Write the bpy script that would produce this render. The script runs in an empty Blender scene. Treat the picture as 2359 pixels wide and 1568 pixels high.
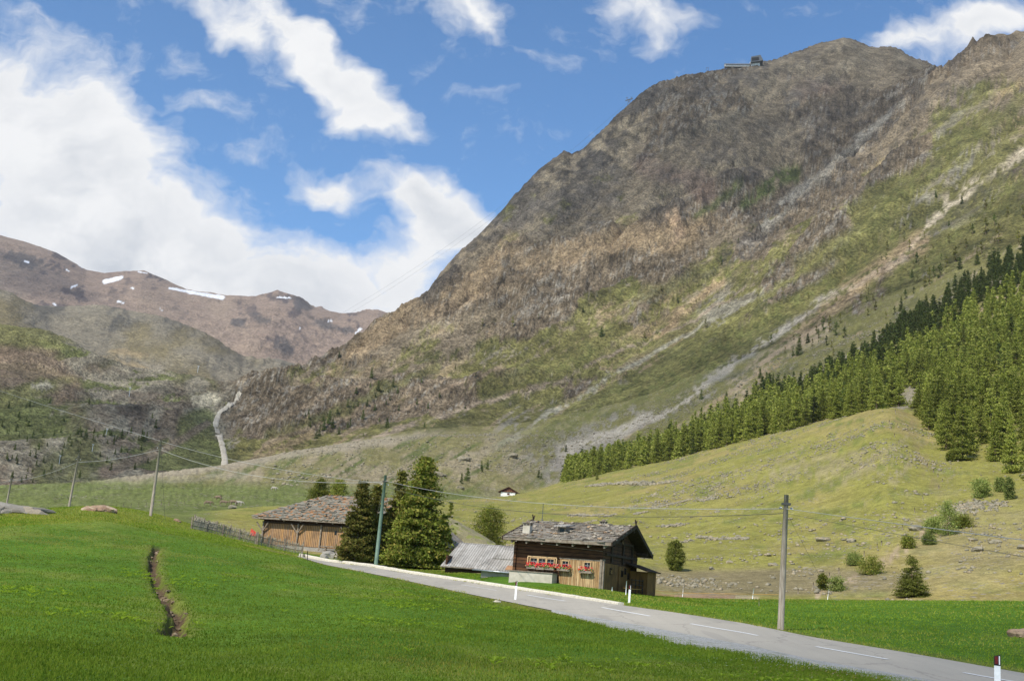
QUICK = False; HAZE = 0.000028
import bpy, bmesh, math, random
import numpy as np
from mathutils import Vector, Matrix
random.seed(7); RNG = np.random.default_rng(11)
R = math.radians
scene = bpy.context.scene
COL = scene.collection

# ------------------------------------------------------------------ camera
FPX, CXP, CYP, WPX = 2620.0, 1179.0, 784.0, 2358.0      # focal length and centre in the units the layout was measured in
PITCH, ROLL = R(12.2), 0.08
CAM = Vector((0.0, 0.0, 1.7))
cp, sp_, cr, sr = math.cos(PITCH), math.sin(PITCH), math.cos(ROLL), math.sin(ROLL)
cam = bpy.data.cameras.new('camera'); camo = bpy.data.objects.new('camera', cam); COL.objects.link(camo)
cam.sensor_width = 36; cam.lens = 36 * FPX / WPX; cam.clip_start = 0.1; cam.clip_end = 30000
_Rt = Vector((cr, -sr * sp_, sr * cp)); _Up = Vector((-sr, -cr * sp_, cr * cp)); _Fw = Vector((0, cp, sp_))
camo.matrix_world = Matrix(((_Rt.x, _Up.x, -_Fw.x, CAM.x), (_Rt.y, _Up.y, -_Fw.y, CAM.y), (_Rt.z, _Up.z, -_Fw.z, CAM.z), (0, 0, 0, 1)))
scene.camera = camo

# ------------------------------------------------------------------ light and exposure
SUN_EL, SUN_VEC = R(47), (-0.62, -0.78)                # the sun stands behind the camera, to its left
vs = scene.view_settings
vs.view_transform = 'Standard'; vs.look = 'None'; vs.gamma = 1; vs.exposure = 0.28
sv = Vector((SUN_VEC[0] * math.cos(SUN_EL), SUN_VEC[1] * math.cos(SUN_EL), math.sin(SUN_EL))).normalized()
sun = bpy.data.lights.new('sun', 'SUN'); sun.energy = 4.2; sun.angle = R(0.5); sun.color = (1, .95, .86)
suno = bpy.data.objects.new('sun', sun); COL.objects.link(suno)
suno.rotation_euler = (-sv).to_track_quat('-Z', 'Y').to_euler(); suno.location = (0, 0, 500)

def ray_ang(x, y):
    """layout point -> (azimuth, tan elevation); works on arrays"""
    xr = (np.asarray(x, float) - CXP) / FPX; yu = -(np.asarray(y, float) - CYP) / FPX
    xp = xr * cr - yu * sr; yp = xr * sr + yu * cr
    dx, dy, dz = xp, cp - yp * sp_, sp_ + yp * cp
    return np.arctan2(dx, dy), dz / np.hypot(dx, dy)
def to_px(X, Y, Z):
    dx, dy, dz = X - CAM.x, Y - CAM.y, Z - CAM.z
    r = dx * _Rt.x + dy * _Rt.y + dz * _Rt.z; u = dx * _Up.x + dy * _Up.y + dz * _Up.z; f = dx * _Fw.x + dy * _Fw.y + dz * _Fw.z
    f = np.maximum(f, 1e-3)
    return CXP + FPX * r / f, CYP - FPX * u / f

# ------------------------------------------------------------------ node helpers
class NT:
    def __init__(s, tree): s.t = tree; s.n = tree.nodes; s.l = tree.links
    def add(s, typ, **kw):
        n = s.n.new(typ)
        for k, v in kw.items():
            if k.startswith('i_'):
                key = k[2:]; key = int(key) if key.isdigit() else key.replace('_', ' ')
                if hasattr(v, 'is_linked'): s.l.new(v, n.inputs[key])
                else: n.inputs[key].default_value = v
            else: setattr(n, k, v)
        return n
    def math(s, op, a, b=None, c=None, clamp=False):
        n = s.n.new('ShaderNodeMath'); n.operation = op; n.use_clamp = clamp
        for i, v in enumerate((a, b, c)):
            if v is None: continue
            if hasattr(v, 'is_linked'): s.l.new(v, n.inputs[i])
            else: n.inputs[i].default_value = v
        return n.outputs[0]
    def vmath(s, op, a, b=None):
        n = s.n.new('ShaderNodeVectorMath'); n.operation = op
        for i, v in enumerate((a, b)):
            if v is None: continue
            if hasattr(v, 'is_linked'): s.l.new(v, n.inputs[i])
            else: n.inputs[i].default_value = v
        return n.outputs[0]
    def mix(s, fac, a, b, blend='MIX'):
        n = s.n.new('ShaderNodeMix'); n.data_type = 'RGBA'; n.blend_type = blend
        for k, v in ((0, fac), (6, a), (7, b)):
            if hasattr(v, 'is_linked'): s.l.new(v, n.inputs[k])
            elif k == 0: n.inputs[0].default_value = v
            else: n.inputs[k].default_value = tuple(v) + ((1,) if len(v) == 3 else ())
        return n.outputs[2]
    def noise(s, vec, scale, detail=4, rough=.55, out=0):
        n = s.add('ShaderNodeTexNoise', i_Scale=scale, i_Detail=detail, i_Roughness=rough)
        if vec is not None: s.l.new(vec, n.inputs['Vector'])
        return n.outputs[out]
    def ramp(s, fac, lo, hi, a=0., b=1.):
        n = s.add('ShaderNodeMapRange', clamp=True); s.l.new(fac, n.inputs[0])
        for i, v in zip((1, 2, 3, 4), (lo, hi, a, b)): n.inputs[i].default_value = v
        return n.outputs[0]
    def mapping(s, vec, scale=(1, 1, 1), rot=(0, 0, 0), loc=(0, 0, 0), typ='POINT'):
        n = s.add('ShaderNodeMapping', vector_type=typ); s.l.new(vec, n.inputs[0])
        n.inputs['Location'].default_value = loc; n.inputs['Rotation'].default_value = rot; n.inputs['Scale'].default_value = scale
        return n.outputs[0]

# ------------------------------------------------------------------ world: sky with the clouds of the day
world = bpy.data.worlds.new('World'); scene.world = world; world.use_nodes = True
w = NT(world.node_tree); w.n.clear()
sky = w.add('ShaderNodeTexSky', sky_type='NISHITA'); sky.sun_disc = False
sky.sun_elevation = SUN_EL; sky.sun_rotation = math.atan2(sv.x, sv.y); sky.altitude = 2000; sky.air_density = 1.0; sky.dust_density = 0.4; sky.ozone_density = 2.0
SKY_STRENGTH = 0.14
tc = w.add('ShaderNodeTexCoord')
sep = w.add('ShaderNodeSeparateXYZ'); w.l.new(tc.outputs['Generated'], sep.inputs[0])
ymax = w.math('MAXIMUM', w.math('ABSOLUTE', sep.outputs[1]), .12)
uu = w.math('DIVIDE', sep.outputs[0], ymax); vv = w.math('DIVIDE', sep.outputs[2], ymax)
cmb = w.add('ShaderNodeCombineXYZ'); w.l.new(uu, cmb.inputs[0]); w.l.new(vv, cmb.inputs[1])
w.l.new(w.math('MULTIPLY', w.math('GREATER_THAN', 0.0, sep.outputs[1]), 9.0), cmb.inputs[2])
uv = cmb.outputs[0]
warp = w.noise(uv, 9.0, 4, .6, out=1)
warpv = w.vmath('SCALE', w.vmath('SUBTRACT', warp, (.5, .5, .5)))
warpv.node.inputs['Scale'].default_value = .09
uvw = w.vmath('ADD', uv, warpv)
# (x, y, half width, half height, turn, weight)
BLOBS = [(60, 330, 330, 300, 0, 1.5), (0, 170, 200, 150, .6, .7), (240, 430, 330, 240, .6, 1.4), (120, 620, 500, 220, 0, 1.5), (420, 600, 260, 170, 0, 1.3), (660, 620, 230, 150, 0, 1.3),
         (840, 660, 190, 130, 0, 1.1), (560, 700, 400, 120, 0, 1.3), (960, 650, 130, 120, 0, .7), (470, 500, 150, 110, 0, .8),
         (470, 10, 190, 80, .5, .75), (640, 60, 190, 90, .45, .85), (760, 155, 230, 85, .6, 1.1), (900, 235, 170, 70, .35, 1.1), (850, 285, 90, 60, 0, .8), (560, 100, 200, 60, .6, .5), (800, 20, 160, 60, .3, .45),
         (740, 412, 110, 60, .2, .9), (800, 440, 110, 60, 0, .85), (960, 430, 130, 90, .3, 1.0), (1040, 490, 170, 100, .3, 1.15), (1000, 570, 160, 110, 0, 1.0), (1110, 530, 120, 80, .6, .7),
         (1090, 20, 170, 90, .5, .95), (1140, 85, 90, 60, .9, .7), (1470, 15, 190, 70, 0, .9), (1500, 85, 60, 80, 0, .6), (1390, 60, 90, 40, 0, .4),
         (2200, 70, 230, 80, -.3, .95), (2330, 30, 180, 70, -.2, .8), (2080, 90, 120, 40, -.2, .4),
         (680, 130, 380, 130, .5, .32), (1000, 470, 260, 160, .2, .3), (160, 200, 330, 160, .6, .35), (2230, 90, 300, 120, -.25, .3), (490, 250, 140, 50, .25, .42), (590, 345, 150, 50, -.1, .5), (560, 420, 150, 60, 0, .45), (300, 120, 60, 45, 0, .42), (90, 20, 190, 70, .35, .5), (420, 130, 120, 60, .2, .38), (1060, 225, 130, 40, -.1, .3)]
tot = None
for bx_, by_, rx, ry, an, wt in BLOBS:
    a0, t0 = ray_ang(bx_, by_)
    u0, v0 = math.tan(a0), t0 / math.cos(a0)
    m = w.mapping(uvw, scale=(rx / FPX, ry / FPX, 50), rot=(0, 0, -an - ROLL), loc=(u0, v0, 0), typ='TEXTURE')
    g = w.add('ShaderNodeTexGradient', gradient_type='SPHERICAL'); w.l.new(m, g.inputs[0])
    q = w.math('MULTIPLY', g.outputs[1], wt)
    tot = q if tot is None else w.math('ADD', tot, q)
# clouds elsewhere in the sky, outside the photograph's part
elsew = w.noise(w.mapping(tc.outputs['Generated'], scale=(1, 1, 2.2)), 2.2, 5, .55)
outside = w.math('MAXIMUM', w.ramp(w.math('ABSOLUTE', uu), .50, .75), w.math('MAXIMUM', w.ramp(vv, .60, .8), w.math('GREATER_THAN', 0.0, sep.outputs[1])))
tot = w.math('ADD', tot, w.math('MULTIPLY', w.ramp(elsew, .48, .66), outside))
fine = w.noise(uvw, 16.0, 8, .62)
streak = w.noise(w.mapping(uvw, rot=(0, 0, .55), scale=(1, 3.2, 1)), 11.0, 6, .6)
n1 = w.math('ADD', w.math('MULTIPLY', w.math('SUBTRACT', fine, .5), 1.7), w.math('MULTIPLY', w.math('SUBTRACT', streak, .5), 1.2))
dens = w.math('ADD', tot, n1)
cover = w.ramp(dens, .12, 1.02)
cover = w.math('POWER', cover, 1.15)
thick = w.ramp(w.math('ADD', tot, w.math('MULTIPLY', n1, .5)), .8, 2.2)
shade_n = w.noise(w.mapping(uvw, scale=(1, 1.5, 1)), 7.5, 6, .55)
shade = w.math('MULTIPLY', thick, w.ramp(shade_n, .40, .60))
ccol = w.mix(shade, (1.0, 1.0, 1.0), (.60, .64, .70))
skyc = w.mix(1.0, sky.outputs[0], (.68, .98, 1.14), 'MULTIPLY')
bg1 = w.add('ShaderNodeBackground'); w.l.new(skyc, bg1.inputs[0]); bg1.inputs[1].default_value = SKY_STRENGTH
bg2 = w.add('ShaderNodeBackground'); w.l.new(ccol, bg2.inputs[0]); bg2.inputs[1].default_value = .80
mx = w.add('ShaderNodeMixShader'); w.l.new(cover, mx.inputs[0]); w.l.new(bg1.outputs[0], mx.inputs[1]); w.l.new(bg2.outputs[0], mx.inputs[2])
wo = w.add('ShaderNodeOutputWorld'); w.l.new(mx.outputs[0], wo.inputs[0])

# ------------------------------------------------------------------ numeric noise
def _hash(ix, iy, seed):
    h = (ix.astype(np.int64) * 374761393 + iy.astype(np.int64) * 668265263 + seed * 1442695041) & 0xffffffff
    h = ((h ^ (h >> 13)) * 1274126177) & 0xffffffff
    h = ((h ^ (h >> 16)) * 2246822519) & 0xffffffff
    return ((h ^ (h >> 15)) & 0xffffff) / float(0xffffff)
def vnoise(x, y, seed=0):
    ix, iy = np.floor(x), np.floor(y); fx, fy = x - ix, y - iy
    ux = fx * fx * fx * (fx * (fx * 6 - 15) + 10); uy = fy * fy * fy * (fy * (fy * 6 - 15) + 10)
    a, b, c, d = _hash(ix, iy, seed), _hash(ix + 1, iy, seed), _hash(ix, iy + 1, seed), _hash(ix + 1, iy + 1, seed)
    return (a + (b - a) * ux) * (1 - uy) + (c + (d - c) * ux) * uy
def fbm(x, y, oct=4, seed=0, gain=.5, ridged=False):
    s = 0; a = 1; t = 0
    x = np.asarray(x, float); y = np.asarray(y, float)
    for i in range(oct):
        n = vnoise(x, y, seed + i * 17) * 2 - 1
        if ridged: n = 1 - 2 * np.abs(n)
        s = s + n * a; t += a; a *= gain
        x, y = (x * .8 - y * .6) * 2.03 + 13.7, (x * .6 + y * .8) * 2.03 + 7.1
    return s / t
def sstep(a, b, x):
    t = np.clip((x - a) / (b - a), 0, 1); return t * t * (3 - 2 * t)

# ------------------------------------------------------------------ the land: knot lines (x, y, distance)
def road_r(x, far):
    # both edges of the road as lines in plan, with the bend to the left beyond the chalet
    k = (x - CXP) / FPX * 0.985
    ax, ay, bend = (5.15, 63.6, 69.5) if far else (0.0, 62.0, 62.0)
    y = (ax + .329 * ay) / (k + .329)
    if y > bend:
        bx = ax - .329 * (bend - ay); y = (bx + .56 * bend) / (k + .56)
    return math.hypot(y, k * y)
NEAR = [(690, 1283), (745, 1300), (825, 1315), (915, 1333), (1050, 1362), (1204, 1393), (1326, 1416.6), (1483, 1444.5), (1568, 1461), (1725, 1489.6), (1870, 1522.5), (2104, 1563), (2358, 1612), (2800, 1700)]
FAR = [(690, 1280.5), (745, 1292), (845, 1304), (945, 1321), (1097, 1343), (1257, 1367.3), (1424, 1393), (1549, 1410), (1725, 1437.8), (1870, 1467.8), (2104, 1506.4), (2358, 1551.6), (2800, 1632)]
near_edge = [(x, y, road_r(x, 0)) for x, y in NEAR]
far_edge = [(x, y, road_r(x, 1)) for x, y in FAR]
LAY = [
 None,
 [(-600, 1600, 12), (0, 1590, 13), (500, 1590, 15), (900, 1590, 17), (1179, 1590, 19), (1500, 1590, 20), (1900, 1605, 20), (2358, 1660, 19), (2900, 1760, 18)],
 [(-600, 1485, 18), (0, 1480, 19), (250, 1482, 22), (420, 1470, 27), (690, 1480, 24), (900, 1480, 27), (1179, 1480, 33), (1500, 1500, 32), (1900, 1555, 27), (2358, 1635, 21), (2900, 1740, 19)],
 [(-600, 1350, 40), (0, 1350, 42), (250, 1350, 46), (420, 1350, 50), (690, 1380, 50), (900, 1392, 50), (1179, 1425, 47), (1326, 1434, 45.5), (1500, 1463, 40), (1725, 1508, 33), (1900, 1543, 29.5), (2358, 1623, 22.3), (2900, 1730, 19.8)],
 [(-600, 1217, 98), (0, 1212, 88), (250, 1200, 100), (440, 1240, 98), (560, 1263, 94), (640, 1277, 93)] + near_edge,
 [(-600, 1200, 108), (0, 1196, 98), (250, 1180, 112), (440, 1222, 118), (560, 1252, 114), (640, 1270, 110)] + far_edge,
 [(-600, 1187, 118), (0, 1182, 110), (120, 1168, 118), (250, 1163, 125), (350, 1180, 128), (440, 1207, 132), (560, 1240, 143), (640, 1260, 144), (690, 1270, 140), (745, 1281, 130), (845, 1294, 116), (1000, 1312, 100), (1100, 1321, 89), (1179, 1329, 81.5), (1283, 1342, 79), (1384, 1355, 78), (1424, 1361, 80), (1500, 1371, 90), (1600, 1378, 98), (1900, 1381, 100), (2358, 1384, 92), (2900, 1390, 88)],
 [(-600, 1206, 150), (0, 1196, 150), (350, 1203, 160), (480, 1216, 165), (620, 1242, 168), (800, 1255, 170), (1000, 1288, 140), (1179, 1312, 118), (1400, 1362, 108), (1600, 1387, 118), (1900, 1390, 122), (2358, 1396, 118), (2900, 1400, 112)],
 [(-600, 1194, 190), (0, 1186, 190), (350, 1191, 195), (480, 1200, 205), (620, 1200, 215), (800, 1200, 235), (1000, 1215, 240), (1179, 1230, 220), (1400, 1280, 180), (1600, 1290, 180), (1900, 1290, 172), (2100, 1290, 165), (2358, 1290, 155), (2900, 1300, 145)],
 [(-600, 1190, 230), (0, 1182, 232), (350, 1180, 242), (440, 1184, 250), (500, 1175, 262), (620, 1166, 272), (800, 1160, 300), (1000, 1152, 420), (1100, 1148, 480), (1200, 1139, 560), (1310, 1105, 650), (1400, 1083, 630), (1560, 1050, 580), (1700, 1010, 540), (1860, 975, 480), (2060, 930, 400), (2130, 985, 345), (2230, 1030, 300), (2358, 1068, 262), (2900, 1100, 225)],
 [(-600, 1186, 250), (0, 1179, 252), (350, 1177, 265), (440, 1180, 275), (500, 1181, 290), (620, 1174, 305), (800, 1169, 345), (1000, 1160, 470), (1100, 1155, 525), (1200, 1144, 610), (1310, 1108, 700), (1400, 1088, 680), (1560, 1056, 620), (1700, 1018, 580), (1860, 984, 520), (2060, 928, 440), (2130, 950, 400), (2230, 985, 350), (2358, 1005, 320), (2900, 1050, 280)],
 [(-600, 1178, 300), (0, 1170, 310), (200, 1163, 330), (350, 1155, 350), (500, 1150, 390), (690, 1137, 430), (900, 1128, 500), (1100, 1120, 610), (1200, 1108, 680), (1310, 1085, 760), (1500, 1035, 730), (1740, 962, 680), (2060, 865, 570), (2358, 850, 500), (2900, 850, 470)],
 [(-600, 1145, 500), (0, 1122, 540), (200, 1112, 600), (350, 1092, 660), (430, 1080, 700), (500, 1073, 740), (600, 1054, 780), (690, 1037, 800), (860, 1014, 830), (1000, 1010, 840), (1179, 1012, 860), (1310, 1002, 890), (1500, 955, 880), (1740, 880, 840), (2060, 750, 820), (2358, 645, 800), (2900, 600, 790)],
 [(-600, 1150, 560), (0, 1132, 600), (200, 1122, 660), (350, 1105, 715), (500, 1086, 810), (600, 1064, 850), (690, 1045, 880), (860, 1010, 900), (1000, 985, 910), (1179, 975, 940), (1310, 955, 980), (1500, 900, 990), (1740, 820, 960), (2060, 680, 960), (2358, 560, 960), (2900, 500, 960)],
 [(-600, 1120, 620), (0, 1105, 670), (200, 1090, 730), (350, 1070, 790), (500, 1058, 870), (600, 1030, 910), (690, 1010, 950), (900, 965, 1000), (1000, 945, 1020), (1179, 905, 1060), (1310, 880, 1110), (1500, 820, 1150), (1740, 715, 1110), (2060, 590, 1130), (2358, 430, 1200), (2900, 300, 1200)],
 [(-600, 870, 1250), (0, 880, 1200), (200, 930, 1150), (350, 960, 1120), (565, 975, 1120), (720, 920, 1180), (850, 860, 1240), (985, 790, 1300), (1100, 730, 1350), (1300, 665, 1400), (1400, 640, 1420), (1500, 600, 1420), (1600, 580, 1400), (1740, 548, 1370), (1790, 505, 1390), (1850, 445, 1450), (1925, 380, 1550), (2000, 312, 1650), (2080, 235, 1800), (2155, 160, 1950), (2200, 130, 1980), (2230, 112, 1990), (2270, 90, 2000), (2310, 82, 2000), (2358, 66, 2000), (2500, 30, 2000), (2900, -60, 2000)],
 [(-600, 790, 1600), (0, 815, 1450), (200, 870, 1400), (350, 905, 1350), (565, 930, 1280), (720, 888, 1370), (850, 815, 1430), (985, 735, 1500), (1100, 650, 1560), (1300, 540, 1620), (1400, 500, 1640), (1500, 480, 1650), (1600, 480, 1620), (1740, 530, 1480), (1790, 500, 1550), (1850, 462, 1620), (1925, 405, 1700), (2000, 345, 1820), (2080, 275, 1950), (2155, 205, 2120), (2270, 150, 2200), (2358, 130, 2200), (2900, 20, 2200)],
 [(-600, 730, 1900), (0, 750, 1700), (80, 766, 1700), (120, 776, 1700), (180, 802, 1700), (240, 842, 1680), (280, 858, 1650), (352, 866, 1600), (480, 886, 1500), (565, 897, 1450), (640, 880, 1500), (720, 855, 1550), (790, 815, 1580), (850, 770, 1600), (900, 725, 1650), (950, 697, 1680), (985, 675, 1700), (1000, 650, 1710), (1050, 590, 1750), (1110, 535, 1780), (1170, 470, 1800), (1230, 405, 1820), (1298, 352, 1850), (1315, 364, 1860), (1345, 350, 1870), (1390, 300, 1900), (1440, 255, 1950), (1500, 208, 2000), (1530, 199, 2030), (1630, 180, 2150), (1700, 170, 2220), (1745, 155, 2250), (1850, 122, 2350), (1900, 100, 2420), (1943, 88, 2450), (1970, 98, 2450), (2000, 112, 2450), (2060, 118, 2450), (2100, 138, 2450), (2155, 162, 2450), (2300, 240, 2500), (2900, 400, 2600)],
 [(-600, 760, 2150), (0, 780, 2000), (240, 880, 1950), (565, 915, 1700), (720, 880, 1800), (900, 770, 1950), (985, 720, 2000), (1170, 540, 2150), (1300, 430, 2200), (1500, 290, 2350), (1745, 250, 2600), (1943, 190, 2800), (2155, 260, 2850), (2900, 520, 3000)],
 [(-600, 640, 3000), (-100, 655, 3000), (0, 674, 3000), (30, 684, 3000), (60, 704, 2950), (90, 712, 2950), (120, 713, 3000), (240, 710, 3000), (280, 718, 3000), (360, 734, 2950), (460, 766, 2900), (520, 806, 2850), (560, 838, 2850), (600, 843, 2900), (640, 846, 2950), (696, 864, 3000), (800, 890, 3000), (1000, 870, 3000), (1300, 760, 3100), (1700, 640, 3300), (2155, 600, 3400), (2900, 700, 3500)],
 [(-600, 700, 3500), (0, 720, 3500), (120, 740, 3500), (280, 760, 3500), (460, 800, 3400), (560, 835, 3400), (620, 838, 3500), (700, 858, 3600), (800, 880, 3600), (1000, 880, 3600), (1500, 820, 3700), (2155, 760, 3800), (2900, 760, 3800)],
 [(-600, 480, 5600), (-100, 525, 5500), (0, 543, 5500), (60, 560, 5500), (130, 583, 5500), (165, 602, 5500), (200, 622, 5500), (240, 630, 5500), (330, 628, 5500), (390, 652, 5450), (430, 668, 5400), (520, 683, 5400), (590, 688, 5300), (640, 676, 5300), (690, 688, 5300), (720, 708, 5200), (790, 721, 5100), (830, 720, 5000), (870, 715, 5000), (910, 728, 5000), (1000, 760, 5000), (1300, 780, 5200), (2155, 820, 5500), (2900, 800, 5600)],
 [(-600, 620, 7000), (0, 640, 7000), (600, 760, 7000), (1000, 850, 7000), (2900, 900, 7000)],
]
NL = len(LAY)
LA = [None] * NL
SMOOTH = [0, (90, 90), (60, 60), (50, 50), (16, 24), (16, 24), (28, 28), (45, 45), (45, 45), (34, 110), (45, 110), (45, 80), (22, 40), (30, 50), (40, 60), (14, 45), (30, 60), (1, 45), (40, 70), (4, 50), (20, 50), (2, 50), (30, 50)]
for k in range(1, NL):
    p = np.array(LAY[k], float); a, t = ray_ang(p[:, 0], p[:, 1])
    o = np.argsort(a); a, t, q = a[o], t[o], np.log(p[o, 2])
    ga = np.linspace(a[0], a[-1], 3400); ge, gt = np.interp(ga, a, t), np.interp(ga, a, q)
    def _sm(v, wd):
        if wd < 1: return v
        kk = np.exp(-.5 * (np.arange(-3 * wd, 3 * wd + 1) / wd) ** 2); kk /= kk.sum()
        return np.convolve(np.pad(v, 3 * wd, mode='edge'), kk, 'valid')
    we, wt = SMOOTH[k]
    LA[k] = (ga, _sm(ge, we), _sm(gt, wt))
# roughness per knot line: broad ridges, crags, lumps (metres)
AMP = np.array([(0, .0, .0), (0, .04, .02), (0, .10, .02), (0, .12, .02), (0, .0, .0), (0, .0, .0), (0, .05, .03), (0, .25, .06), (0, .8, .12), (0, .5, .15), (0, .8, .2), (0, 1.6, .5), (0, 1.5, .9), (2, 4, 1.5), (10, 10, 3),
                (30, 24, 3.5), (38, 28, 4), (6, 9, 3.5), (25, 20, 4), (10, 22, 9), (20, 46, 6), (6, 22, 4), (10, 30, 4)], float)
def knots(az):
    az = np.atleast_1d(np.asarray(az, float)); n = len(az)
    E = np.zeros((n, NL)); T = np.zeros((n, NL))
    T[:, 0] = math.log(3.0); E[:, 0] = -1.72 / 3.0
    for k in range(1, NL):
        a, e, t = LA[k]; E[:, k] = np.interp(az, a, e); T[:, k] = np.interp(az, a, t)
    for k in range(1, NL): T[:, k] = np.maximum(T[:, k], T[:, k - 1] + .004)
    h = np.diff(T, axis=1); d = np.diff(E, axis=1) / h
    M = np.zeros((n, NL))
    w1 = 2 * h[:, 1:] + h[:, :-1]; w2 = h[:, 1:] + 2 * h[:, :-1]
    same = (d[:, :-1] * d[:, 1:]) > 0
    with np.errstate(divide='ignore', invalid='ignore'):
        hm = (w1 + w2) / (w1 / d[:, :-1] + w2 / d[:, 1:])
    M[:, 1:-1] = np.where(same, hm, 0); M[:, 0] = d[:, 0]; M[:, -1] = d[:, -1]
    return T, E, M
def base_eval(T, E, M, k, f):
    """rows of columns T,E,M; segment k and fraction f"""
    i = np.arange(T.shape[0])
    t0, t1 = T[i, k], T[i, k + 1]; h = t1 - t0
    h00 = (1 + 2 * f) * (1 - f) ** 2; h10 = f * (1 - f) ** 2; h01 = f * f * (3 - 2 * f); h11 = f * f * (f - 1)
    return np.exp(t0 + f * h), h00 * E[i, k] + h10 * h * M[i, k] + h01 * E[i, k + 1] + h11 * h * M[i, k + 1]
# sunken shapes cut into the meadow: filled in below, (points in plan, depth, half width)
CARVE = []
def seg_dist(X, Y, pts):
    best = np.full(np.shape(X), 1e9)
    for (ax, ay), (bx, by) in zip(pts[:-1], pts[1:]):
        vx, vy = bx - ax, by - ay; L = vx * vx + vy * vy + 1e-9
        t = np.clip(((X - ax) * vx + (Y - ay) * vy) / L, 0, 1)
        best = np.minimum(best, np.hypot(X - ax - t * vx, Y - ay - t * vy))
    return best
def road_free(X, Y):
    d1 = seg_dist(X, Y, ROADMID)
    return sstep(4.2, 9.0, d1)
def _rp(x, y, r):
    a = float(ray_ang(x, y)[0]); return r * math.sin(a), r * math.cos(a)
ROADMID = []
for _x in (640, 690, 745, 845, 945, 1050, 1150, 1204, 1257, 1326, 1424, 1568, 1725, 1870, 2104, 2358, 2800):
    _n = _rp(_x, np.interp(_x, [q[0] for q in NEAR], [q[1] for q in NEAR]), road_r(_x, 0)); _f = _rp(_x, np.interp(_x, [q[0] for q in FAR], [q[1] for q in FAR]), road_r(_x, 1))
    ROADMID.append(((_n[0] + _f[0]) / 2, (_n[1] + _f[1]) / 2))
def relief(X, Y, s, want=False):
    k = np.clip(np.floor(s).astype(int), 0, NL - 2); f = s - k
    A = AMP[k] * (1 - f)[..., None] + AMP[k + 1] * f[..., None]
    # the fall line of the big slope runs to the left and down: stretch the ridges along it
    u = X * .72 + Y * .69; v = -X * .69 + Y * .72
    big = fbm(u / 420, v / 210, 4, 3, ridged=True)
    far = np.where(s > 18, 4.0, 1.0)
    wu = u + 30 * fbm(X / 140, Y / 140, 2, 71); wv = v + 30 * fbm(X / 140, Y / 140, 2, 72)
    mid = fbm(wu / (110 * far), wv / (52 * far), 6, 21, gain=.56, ridged=True) * .8 + fbm(X / (34 * far), Y / (34 * far), 4, 27, ridged=True) * .5
    crag = sstep(-.06, .22, fbm(wu / (250 * far), wv / (105 * far), 5, 91, gain=.55))          # where bare rock stands out of the slope
    soft = fbm(wu / (160 * far), wv / (60 * far), 3, 95) * .45
    azf = .38 + .62 * sstep(float(ray_ang(430, 950)[0]), float(ray_ang(640, 950)[0]), np.arctan2(X, Y))
    mid = np.where(s > 12, (soft + crag * (mid + .25) * .9) * azf, fbm(X / 22, Y / 22, 3, 27))
    sm = fbm(X / 9, Y / 9, 3, 41)
    sm = np.where(s > 12, fbm(X / (9 * far), Y / (9 * far), 3, 41, ridged=True) * (.15 + .85 * crag) * azf, fbm(X / 2.5, Y / 2.5, 3, 43))
    gl = 1 - np.abs(fbm((u + 60 * fbm(X / 200, Y / 200, 2, 77)) / 620, (v + 34 * fbm(X / 160, Y / 160, 3, 78)) / 120, 3, 81))
    gl2 = 1 - np.abs(fbm(u / 260, (v + 14 * fbm(X / 90, Y / 90, 2, 79)) / 46, 3, 83))
    gw = sstep(13.2, 15, s) * (1 - sstep(16.6, 17, s)) * azf
    dz = A[..., 0] * big + A[..., 1] * mid + A[..., 2] * sm - gw * (26 * np.clip(gl, 0, 1) ** 9 + 9 * np.clip(gl2, 0, 1) ** 9)
    g = np.hypot(X, Y)
    free = np.where(g < 180, road_free(X, Y), 1.0)
    dz = dz * free
    for pts, depth, hw in CARVE:
        d = seg_dist(X, Y, pts); d = d + .18 * fbm(X / .8, Y / .8, 2, 5)
        dz = dz - depth * (1 - sstep(hw * .45, hw * 1.5, d))
    if want: return dz, mid - gw * np.clip(gl, 0, 1) ** 9, crag
    return dz
def seg_of(T, r):
    t = np.log(r)[:, None]; k = np.clip((T <= t).sum(1) - 1, 0, NL - 2); i = np.arange(len(r))
    f = np.clip((t[:, 0] - T[i, k]) / (T[i, k + 1] - T[i, k]), 0, 1)
    return k, f
def height_at(X, Y):
    X = np.atleast_1d(np.asarray(X, float)); Y = np.atleast_1d(np.asarray(Y, float))
    az = np.arctan2(X, Y); r = np.maximum(np.hypot(X, Y), 3.0)
    T, E, M = knots(az); k, f = seg_of(T, r)
    _, e = base_eval(T, E, M, k, f)
    return CAM.z + e * r + relief(X, Y, k + f)
def ground(x, y):
    return float(height_at(x, y)[0])
def at_r(px, py, r):
    """a point in plan at distance r in the direction of a layout point, with its own height"""
    a, t = ray_ang(px, py); a = float(a); t = float(t)
    return Vector((r * math.sin(a), r * math.cos(a), CAM.z + t * r))
def hit(px, py, r0=8.0, r1=6500.0):
    """where the line through a layout point meets the land"""
    a, t = ray_ang(px, py); a = float(a); t = float(t)
    def look(lo, hi, n):
        rs = np.exp(np.linspace(math.log(lo), math.log(hi), n)); X, Y = rs * math.sin(a), rs * math.cos(a)
        return rs, (height_at(X, Y) - CAM.z) / rs - t
    rs, g = look(r0, r1, 330); i = np.argmax(g > 0)
    if g[i] <= 0: i = int(np.argmax(g)); rr = rs[i]
    elif i == 0: rr = rs[0]
    else:
        rs, g = look(rs[i - 1], rs[i], 9); i = max(1, int(np.argmax(g > 0)))
        q = -g[i - 1] / (g[i] - g[i - 1] + 1e-12); rr = rs[i - 1] + min(1, max(0, q)) * (rs[i] - rs[i - 1])
    x, y = rr * math.sin(a), rr * math.cos(a)
    return Vector((x, y, ground(x, y)))
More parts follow.
